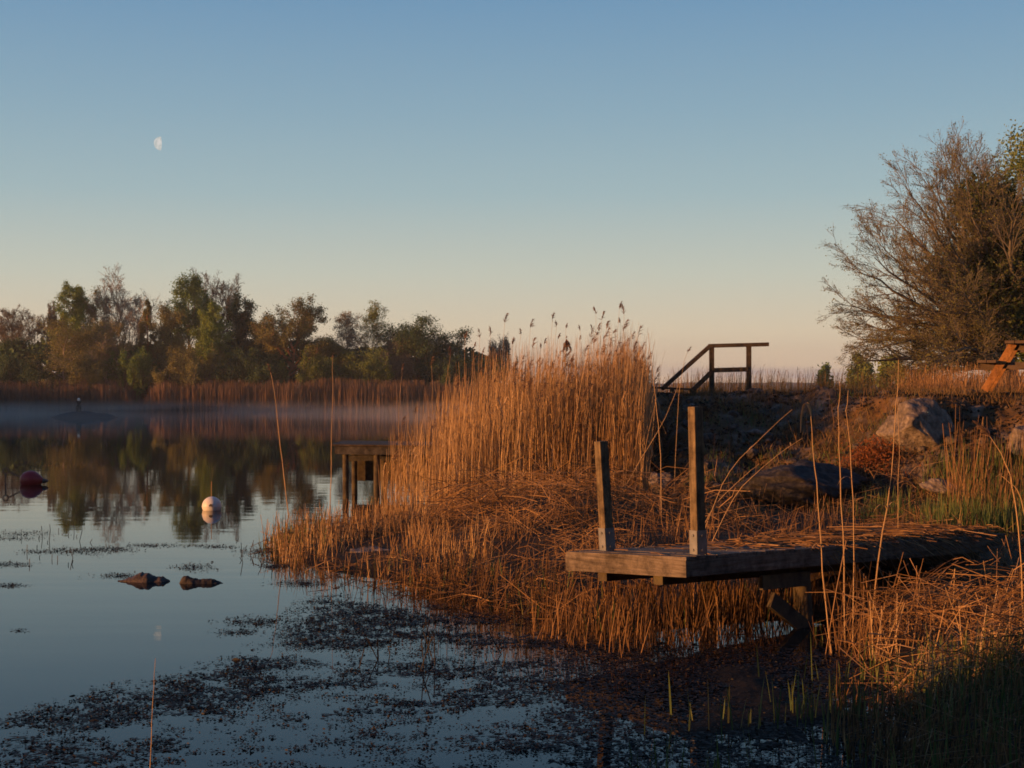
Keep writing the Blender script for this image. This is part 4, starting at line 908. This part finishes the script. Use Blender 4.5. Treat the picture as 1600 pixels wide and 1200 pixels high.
tag(mb.build('reed_stubble', M['litter']), 'brown orange stubble of broken reeds covering the shore', 'reed stubble', kind='stuff')
x, y, d = onland(6500, (-3.4, -.2), (14.2, 20.5), -.22, 1.6, dens=lambda x, y, d: np.clip(.25 + 2.4 * (fbm(x * 1.8 + 3, y * 1.8) - .42), .05, 1)); mb, c, h = stubble('', '', x, y, .15, .5, 'reed', r=.0036, tb=.6)
tag(mb.build('fringe_reeds', M['reed']), 'fringe of broken reeds around the tip of the grassy point', 'reeds', kind='stuff')
# litter: fallen straws lying on the ground and over each other
def litter(n, xr, yr, Lr, dens=None, lift=.12, yawc=None, z0=None, r=.0035, tb=.5, dmin=-.25, yws=1.0, tls=.22):
    x, y, d = onland(n, xr, yr, dmin, dens=dens); n = len(x); L = Lr[0] + (Lr[1] - Lr[0]) * rng.random(n) ** 1.5
    yaw = rng.normal(size=n) * yws + (0.2 if yawc is None else yawc) + np.where(rng.random(n) < .5, np.pi, 0)
    dx, dy = np.cos(yaw) * L / 2, np.sin(yaw) * L / 2; z1 = np.maximum(height(x - dx, y - dy), 0); z2 = np.maximum(height(x + dx, y + dy), 0); zm = np.maximum(height(x, y), 0)
    lf = rng.random(n) ** 2 * lift; tl = rng.normal(size=n) * tls * L
    a = np.stack([x - dx, y - dy, np.maximum(z1, zm - .1) + lf - tl * .5 + .01], -1); b = np.stack([x + dx, y + dy, np.maximum(z2, zm - .1) + lf + tl * .5 + .01], -1)
    mdd = (a + b) / 2; mdd[:, 2] = np.maximum(mdd[:, 2], zm + .01) + .04 * L; mdd += rng.normal(size=(n, 3)) * (.07 * L)[:, None]
    c = np.stack([a, mdd, b], 1)
    ins = indock(x, y, .25) | (gapzone(x, y) & (rng.random(n) < .85)); 
    return c[~ins], np.clip(tb + .9 * (fbm(x * 2, y * 2) - .47) + rng.normal(size=n) * .25, 0, 1)[~ins], r * (.6 + .8 * rng.random((~ins).sum()))
mb = MB()
for args in [dict(n=15000, xr=(-2.9, 6), yr=(11.5, 22), Lr=(.15, .8), tls=.3, dens=lambda x, y, d: np.clip(4 * (fbm(x * 1.1 + 4, y * 1.1) - .42), .05, 1)), dict(n=3000, xr=(-1.0, 2.6), yr=(16.5, 24), Lr=(.3, 1.1), lift=.45, tls=.4, yws=1.8, tb=.6, dens=lambda x, y, d: np.clip(4 * (fbm(x * 1.1 + 4, y * .8) - .4), .1, 1)),
             None, dict(n=3900, xr=(2.4, 5.4), yr=(8.7, 11.8), Lr=(.1, .8), lift=.42, dens=lambda x, y, d: np.clip(5 * (fbm(x * 2.1 + 7, y * 2.1) - .4), .06, 1), yawc=.5, yws=2.2, tls=.45, r=.003, tb=.62), dict(n=1100, xr=(1.9, 4.5), yr=(5.2, 9), Lr=(.2, .8), lift=.1, yawc=.3, yws=1.3, r=.0026, tb=.35)]:
    if args is None: heap = True; continue
    if args.get('lift') == .42:
        c, t, r_ = litter(**args); hb = MB(); hb.tubes(c, r_[:, None] * np.array([[1, 1, .7]]), 3, tint=t); tag(hb.build('straw_heap', M['litter']), 'loose tangled heap of sunlit orange straw beside the dock at right', 'straw', kind='stuff'); continue
    c, t, r_ = litter(**args); mb.tubes(c, r_[:, None] * np.array([[1, 1, .7]]), 3, tint=t)
tag(mb.build('reed_litter', M['litter']), 'tangled fallen reed straw lying over the shore', 'reed litter', kind='stuff')
# straw lying on the dock deck
n = 1000; a = DL * rng.random(n) ** .6; b = DW * (.06 + .9 * rng.random(n)); yaw = rng.uniform(0, 6.28, n); L = .12 + .5 * rng.random(n) ** 2; keep_ = (a > 1.0 + .5 * rng.random(n)) | (rng.random(n) < .12); a, b, yaw, L = a[keep_], b[keep_], yaw[keep_], L[keep_]
dv = np.cos(yaw)[:, None] * u + np.sin(yaw)[:, None] * v; cz = .004 + .05 * rng.random(len(a)) ** 2 * sstep(1, 3.5, a) + .03 * sstep(2.5, 4.5, a)
cc = A + a[:, None] * u + b[:, None] * v + cz[:, None] * wv; c = np.stack([cc - dv * L[:, None] / 2, cc + wv * .006, cc + dv * L[:, None] / 2], 1)
mb = MB(); mb.tubes(c, .0032 * (.6 + .8 * rng.random(len(a)))[:, None], 3, tint=np.clip(.45 + rng.normal(size=len(a)) * .3, 0, 1))
n = 240; a = 1.5 + 3.0 * rng.random(n) ** .8; yaw = rng.uniform(-2.6, 1.6, n); L = .15 + .5 * rng.random(n); dv = np.cos(yaw)[:, None] * u + np.sin(yaw)[:, None] * v
p0 = A + a[:, None] * u + (.02 + .12 * rng.random(n))[:, None] * v + (.01 + .05 * rng.random(n))[:, None] * wv; e_ = p0 - v * (.06 + .16 * rng.random(n))[:, None] + dv * (L * .4)[:, None] - wv * (L * .6 * rng.random(n))[:, None]
mb.tubes(np.stack([p0 + v * .12 - dv * .1, p0 + wv * .01, e_], 1), .003, 3, tint=np.clip(.4 + rng.normal(size=n) * .28, 0, 1))
tag(mb.build('deck_straw', M['litter']), 'dry reed straw scattered over the dock planks', 'straw', kind='stuff')
# reeds hanging and standing under the dock, along the water's edge
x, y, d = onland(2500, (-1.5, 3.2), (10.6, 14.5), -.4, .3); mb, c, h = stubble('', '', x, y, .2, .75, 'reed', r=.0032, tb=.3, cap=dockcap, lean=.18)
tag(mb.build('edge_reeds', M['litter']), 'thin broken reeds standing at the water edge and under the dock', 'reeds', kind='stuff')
x, y, d = onland(3400, (2.5, 5.2), (8.7, 11.6), -.1, dens=lambda x, y, d: np.clip(3 * (fbm(x * 2.2, y * 2.2) - .42), .03, 1)); mb, c, h = stubble('', '', x, y, .12, .55, 'reed', r=.0038, tb=.7, lean=.2)
tag(mb.build('broken_stalks', M['reed']), 'bright broken reed stalks sticking up from the straw heap at right', 'reeds', kind='stuff')
x, y, d = onland(9000, (1.8, 4.4), (5.4, 9), -.5, dens=lambda x, y, d: np.clip(2.6 * (fbm(x * 1.8, y * 1.8) - .4), .05, 1)); mb, c, h = stubble('', '', x, y, .1, .34, 'reed', r=.003, tb=.4)
tag(mb.build('shaded_stubble', M['litter']), 'short reed stubble in the shade at the bottom right corner', 'reed stubble', kind='stuff')
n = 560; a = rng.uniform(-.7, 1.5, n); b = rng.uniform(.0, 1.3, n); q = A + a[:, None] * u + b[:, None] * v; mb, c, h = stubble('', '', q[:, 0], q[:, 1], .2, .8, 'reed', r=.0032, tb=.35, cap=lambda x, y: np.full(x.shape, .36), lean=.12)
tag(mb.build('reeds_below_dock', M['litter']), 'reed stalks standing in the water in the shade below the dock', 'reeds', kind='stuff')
# green shoots
def shoots(name, label, x, y, h0, h1, m='green', w=.009, zf=None, lean=.15):
    n = len(x); z = np.maximum(height(x, y), -.12) - .02; h = h0 + (h1 - h0) * rng.random(n); az = rng.random(n) * 6.28
    d = nrm(np.stack([np.cos(az) * lean, np.sin(az) * lean, np.ones(n)], -1)); mb = MB()
    blades(mb, np.stack([x, y, z], -1), d, h, w * (.6 + .8 * rng.random(n)), .05 + .25 * rng.random(n), tint=np.clip(.45 + .9 * (fbm(x * 2, y * 2) - .47) + rng.normal(size=n) * .25, 0, 1))
    return tag(mb.build(name, M[m]), label, 'grass', kind='stuff')
x, y, d = onland(9500, (.4, 4.2), (6.0, 9.8), -2.0, 2.6, dens=lambda x, y, d: np.clip(.15 + 2.6 * (fbm(x * 1.4, y * 1.4) - .42), .02, 1) * sstep(-2.1, .1, d - .25 * (y - 7))); shoots('green_shoots', 'green reed shoots in the shaded shallows at bottom right', x, y, .12, .42)
x, y, d = onland(5000, (-3.2, 2.6), (11.2, 20), -.35, .5, dens=lambda x, y, d: np.clip(3.0 * (fbm(x * 1.2, y * 1.2 + 9) - .38), .05, .9)); shoots('sedge_tufts', 'olive green sedge blades among the reeds along the water edge', x, y, .2, .5)
n = 16000; x = rng.uniform(4.4, 8.5, n); y = rng.uniform(16.2, 20.8, n); k = rng.random(n) < np.clip(3 * (fbm(x * .9 + 3, y * .9) - .38), 0, 1) * sstep(4.4, 5.6, x); shoots('grass', 'patch of green grass below the angular boulder', x[k], y[k], .2, .55, w=.012)
n = 2500; x = rng.uniform(2.4, 5.0, n); y = rng.uniform(17.5, 20.2, n); k = rng.random(n) < np.clip(3 * (fbm(x * 1.3 + 3, y * 1.3) - .45), 0, 1); shoots('grass', 'thin green grass at the foot of the mound', x[k], y[k], .1, .3, w=.01)
# dry grass tufts on the mound and field
n = 34000; x = rng.uniform(2.4, 9.5, n); y = rng.uniform(20, 29, n); k = rng.random(n) < np.clip(3.6 * (fbm(x * 1.1 + 8, y * 1.1 + 2) - .40), 0.04, 1); x, y = x[k], y[k]
shoots('dry_grass', 'dry rust coloured grass tufts growing on the rocky mound', x, y, .08, .26, 'drygrass', w=.008, lean=.5)
n = 1500; x = rng.uniform(3.2, 8.0, n); y = rng.uniform(27.5, 33, n); mb, c, h = stubble('', '', x, y, .2, .62, 'reed', lean=.1, r=.0035, tb=.3)
for j in rng.choice(len(x), 90, False): plume(mb, c[j, -1], (0.1, 0, 1), .07, .003, 6)
tag(mb.build('tall_grass', M['drygrass']), 'thin tall grass stems behind the handrail against the sky', 'grass', kind='stuff')
n = 30000; x = rng.uniform(6.8, 22, n); y = rng.uniform(30, 62, n); px_ = 800 + x / y * F; k = (px_ > 1425 + rng.normal(size=n) * 18); x, y = x[k], y[k]
mb, c, h = stubble('', '', x, y, .25, .8, 'reed', lean=.16, r=.005, tb=.55); h *= 1
tag(mb.build('field_grass', M['litter']), 'sunlit orange dry grass on the field behind the picnic table', 'grass', kind='stuff')
n = 12000; x = rng.uniform(9, 60, n); y = rng.uniform(62, 170, n); mb, c, h = stubble('', '', x, y, .1, .28, 'reed', lean=.2, r=.03, tb=.6)
tag(mb.build('field_stubble', M['litter']), 'low dry growth on the far field by the lone tree', 'grass', kind='stuff')
# rubble and dead leaves on the mound
n = 30000; x = rng.uniform(2.1, 8.5, n); y = rng.uniform(19.8, 28, n); k = rng.random(n) < np.clip(3.5 * (fbm(x * 1.4 + 1, y * 1.4 + 6) - .36), .05, 1); x, y = x[k], y[k]; n = len(x)
q = np.stack([x, y, height(x, y) + .012 + .02 * rng.random(n)], -1); mb = MB(); mb.leaves(q, .03 + .07 * rng.random(n) ** 2, tint=np.clip(rng.random(n) * .8 + .3 * (fbm(x, y) - .4), 0, 1), asp=.7, flat=.35)
tag(mb.build('rubble', M['rubble']), 'dark stony rubble and dead leaves covering the mound face', 'rubble', kind='stuff')
# loose stones bedded in the mound
mb = MB(); bm = bmesh.new(); bmesh.ops.create_icosphere(bm, subdivisions=2, radius=1.0); bm.verts.ensure_lookup_table(); iv = np.array([q.co[:] for q in bm.verts]); it = np.array([[q.index for q in f.verts] for f in bm.faces]); bm.free()
for k in range(240):
    x, y = rng.uniform(2.3, 8.2), rng.uniform(20.2, 27.5); g_ = float(height(np.array([x]), np.array([y]))[0]); sz = .03 + .16 * rng.random() ** 3.2
    v_ = iv.copy()
    for _ in range(7):
        nn = nrm(rng.normal(size=(1, 3)))[0]; v_ = v_ - np.maximum(v_ @ nn - (.55 + .4 * rng.random()), 0)[:, None] * nn
    a_ = rng.random() * 6.28; v_ = v_ * np.array([1, .6 + .4 * rng.random(), .45 + .3 * rng.random()]) * sz; v_ = np.stack([v_[:, 0] * math.cos(a_) - v_[:, 1] * math.sin(a_), v_[:, 0] * math.sin(a_) + v_[:, 1] * math.cos(a_), v_[:, 2]], -1)
    mb.add(v_ + (x, y, g_ + sz * .12), None, it)
M['mstone'] = mat('mound_stone', [(0.025, 0.021, 0.018), (0.075, 0.06, 0.048), (0.17, 0.14, 0.112)], 9, .9, bump=.8, bscale=30)
tag(mb.build('loose_stones', M['mstone']), 'small loose stones bedded in the face of the mound', 'stones', kind='stuff')
n = 5200; x = rng.uniform(2.6, 6.4, n); y = rng.uniform(21, 25, n); k = rng.random(n) < np.clip(4 * (fbm(x * 1.0 + 13, y * 1.3 + 5) - .5), 0, 1); shoots('grass', 'dull green grass patches on the ledges of the mound', x[k], y[k], .08, .24, w=.009, lean=.4)
# bracken
n = 3500; q = np.array([P(1358 + a * 1.0, 690 + b, 21.3) for a, b in zip(rng.normal(size=n) * 22, rng.normal(size=n) * 20)]); q[:, 1] += rng.normal(size=n) * .25; q[:, 2] = np.minimum(q[:, 2], height(q[:, 0], q[:, 1]) + .35 * rng.random(n)); q[:, 2] = np.maximum(q[:, 2], height(q[:, 0], q[:, 1]) + .01)
mb = MB(); mb.leaves(q, .025 + .04 * rng.random(n), tint=clumptint(q, 4), asp=.35); tag(mb.build('bracken', M['bracken']), 'rust red withered bracken beside the angular boulder', 'bracken', kind='stuff')
# tall dry stems in front of the dark bank at right
n = 230; px = rng.uniform(1480, 1640, n); Y = rng.uniform(17.5, 20.5, n); x = (px - 800) / F * Y; mb, c, h = stubble('', '', x, Y, .4, 1.35, 'reed', lean=.09, r=.0045, tb=.45)
tag(mb.build('bank_reeds', M['litter']), 'tall dry stems before the dark bank at the right edge', 'reeds', kind='stuff')

# ------------------------------------------------------------------ floating water weed
def inpoly(x, y, pl): return sdist(x, y, poly(pl)) > 0
wp = [tuple(Wt(*p)[:2]) for p in [(-60, 1118), (40, 1098), (130, 1072), (250, 1048), (330, 1025), (400, 995), (430, 960), (440, 938), (500, 925), (580, 925), (640, 945), (700, 940), (800, 960), (900, 985), (1010, 1010), (1120, 1040), (1160, 1120), (1120, 1230), (1100, 1330), (-200, 1330)]]
n = 190000; x = rng.uniform(-4, 3.0, n); y = rng.uniform(5.5, 14.3, n)
dw = sdist(x, y, poly(wp)); f1 = fbm(x * 1.5, y * 2.6, 4); f2 = fbm(x * 6, y * 12, 3)
dn = np.clip((f1 - .36) * 6, 0, 1) * .6 * np.clip(.15 + (f2 - .38) * 6, 0, 1) + np.clip((f2 - .45) * 7, 0, 1) * .45; dn *= sstep(-.02, .5, dw)
deep = sdist(x, y, poly([tuple(Wt(*p)[:2]) for p in [(900, 1030), (960, 1010), (1130, 1020), (1330, 1030), (1440, 1060), (1500, 1200), (1500, 1330), (900, 1330), (900, 1180), (880, 1090)]])); dn = np.maximum(dn * (1 - .6 * sstep(-.1, .3, deep)), sstep(-.3, .25, deep) * .3)
k = rng.random(n) < dn; xs = [x[k]]; ys = [y[k]]
for (cx, cy, wx, wy, m) in [(30, 834, 60, 5, 260), (20, 842, 50, 3, 160), (125, 861, 60, 6, 420), (170, 858, 45, 4, 260), (235, 852, 45, 3, 200), (15, 882, 40, 4, 200), (335, 854, 40, 3, 160), (185, 900, 35, 4, 180), (305, 886, 35, 6, 220),
                            (15, 915, 30, 3, 140), (420, 862, 45, 7, 350), (430, 885, 30, 4, 200), (400, 972, 50, 8, 320), (370, 988, 35, 4, 120), (65, 862, 40, 3, 100), (30, 985, 15, 1, 20), (15, 788, 25, 1, 40), (470, 912, 40, 5, 300), (540, 800, 60, 3, 60)]:
    px = cx + rng.normal(size=m) * wx * .5; py = cy + rng.normal(size=m) * wy * .5; Yw = 2 * F / (py - HOR); xs.append((px - 800) / F * Yw); ys.append(Yw)
x = np.concatenate(xs); y = np.concatenate(ys); k = sdist(x, y, main) < .05; x, y = x[k], y[k]
n = len(x); x = np.repeat(x, 3) + rng.normal(size=n * 3) * .022; y = np.repeat(y, 3) + rng.normal(size=n * 3) * .022; n = len(x)
mb = MB(); q = np.stack([x, y, .003 + .014 * rng.random(n) ** 2], -1); mb.leaves(q, .007 + .02 * rng.random(n) ** 1.5, tint=rng.random(n), flat=.8, asp=.6)
m = 60000; x = rng.uniform(-4, 3.0, m); y = rng.uniform(5.5, 14.3, m); k = (rng.random(m) < np.clip((fbm(x * 1.5, y * 2.6, 4) - .4) * 6, 0, 1) * sstep(.1, .6, sdist(x, y, poly(wp))) + .9 * sstep(-.35, .25, sdist(x, y, poly([tuple(Wt(*p)[:2]) for p in [(850, 1030), (960, 1005), (1300, 1020), (1420, 1060), (1480, 1330), (960, 1330), (900, 1150)]])))) & (sdist(x, y, main) < -.05); x, y = x[k], y[k]; m = len(x)
q = np.stack([x, y, .002 + .004 * rng.random(m)], -1); mb.leaves(q, .03 + .05 * rng.random(m), tint=.4 + .6 * rng.random(m), flat=.985, asp=.35)
# bits of stem sticking out
px = np.concatenate([rng.uniform(0, 140, 14), rng.uniform(20, 120, 12), rng.uniform(370, 450, 26), rng.uniform(560, 860, 40)]); py = np.concatenate([rng.uniform(828, 850, 14), rng.uniform(855, 885, 12), rng.uniform(845, 880, 26), rng.uniform(960, 1050, 40)])
Yw = 2 * F / (py - HOR); xw = (px - 800) / F * Yw; m = len(px); D = np.stack([rng.normal(size=m) * .25, rng.normal(size=m) * .2, np.ones(m)], -1); hh = .05 + .2 * rng.random(m) ** 2.5; s = np.linspace(0, 1, 3)[None, :, None]
mb.tubes(np.stack([xw, Yw, 0 * xw - .02], -1)[:, None] + D[:, None] * hh[:, None, None] * s, .0045, 3, tint=.6)
tag(mb.build('floating_weed', M['weed']), 'dark floating water weed spread over the calm shallows', 'water weed', kind='stuff')

# ------------------------------------------------------------------ the air itself
def haze():
    m = bpy.data.materials.new('haze_air'); m.use_nodes = True; n = m.node_tree; n.nodes.clear(); o = n.nodes.new('ShaderNodeOutputMaterial'); p = n.nodes.new('ShaderNodeVolumePrincipled')
    p.inputs['Color'].default_value = (.9, .93, .96, 1); p.inputs['Density'].default_value = HAZE; p.inputs['Anisotropy'].default_value = 0.1; n.links.new(p.outputs[0], o.inputs['Volume'])
    mb = MB(); mb.box((100, 250, 12.5), (720, 0, 0), (0, 720, 0), (0, 0, 15.5)); return tag(mb.build('haze', m), kind='stuff')
HAZE = 0.00036
haze()
# ------------------------------------------------------------------ mist over the far water
def mist():
    m = bpy.data.materials.new('mist_air'); m.use_nodes = True; n = m.node_tree; n.nodes.clear(); L = n.links.new
    o = n.nodes.new('ShaderNodeOutputMaterial'); p = n.nodes.new('ShaderNodeVolumePrincipled'); tc = n.nodes.new('ShaderNodeTexCoord')
    mp = n.nodes.new('ShaderNodeMapping'); mp.inputs['Scale'].default_value = (.06, .045, .5); L(tc.outputs['Object'], mp.inputs[0])
    z = n.nodes.new('ShaderNodeTexNoise'); z.inputs['Scale'].default_value = 1.0; z.inputs['Detail'].default_value = 3; L(mp.outputs[0], z.inputs['Vector'])
    r = n.nodes.new('ShaderNodeMapRange'); r.inputs['From Min'].default_value = .4; r.inputs['From Max'].default_value = .62; L(z.outputs['Fac'], r.inputs['Value'])
    sp = n.nodes.new('ShaderNodeSeparateXYZ'); L(tc.outputs['Object'], sp.inputs[0])
    hz = n.nodes.new('ShaderNodeMapRange'); hz.inputs['From Min'].default_value = 0; hz.inputs['From Max'].default_value = 1.25; hz.inputs['To Min'].default_value = 1; hz.inputs['To Max'].default_value = 0; hz.interpolation_type = 'SMOOTHERSTEP'; L(sp.outputs['Z'], hz.inputs['Value'])
    ny = n.nodes.new('ShaderNodeMapRange'); ny.inputs['From Min'].default_value = 62; ny.inputs['From Max'].default_value = 118; ny.inputs['To Min'].default_value = 0; ny.inputs['To Max'].default_value = 1; L(sp.outputs['Y'], ny.inputs['Value'])
    a = n.nodes.new('ShaderNodeMath'); a.operation = 'MULTIPLY'; L(r.outputs[0], a.inputs[0]); L(hz.outputs[0], a.inputs[1])
    b = n.nodes.new('ShaderNodeMath'); b.operation = 'MULTIPLY'; L(a.outputs[0], b.inputs[0]); L(ny.outputs[0], b.inputs[1])
    c = n.nodes.new('ShaderNodeMath'); c.operation = 'MULTIPLY'; c.inputs[1].default_value = MIST; L(b.outputs[0], c.inputs[0])
    L(c.outputs[0], p.inputs['Density']); p.inputs['Color'].default_value = (1, .94, .88, 1); L(p.outputs[0], o.inputs['Volume'])
    mb = MB(); mb.box((-40, 84, .77), (95, 0, 0), (0, 50, 0), (0, 0, .76)); return tag(mb.build('mist', m), 'thin uneven morning mist lying low over the water', 'mist', kind='stuff')
MIST = .024
mist()
for o in bpy.data.objects:
    if '_w' in o: del o['_w']
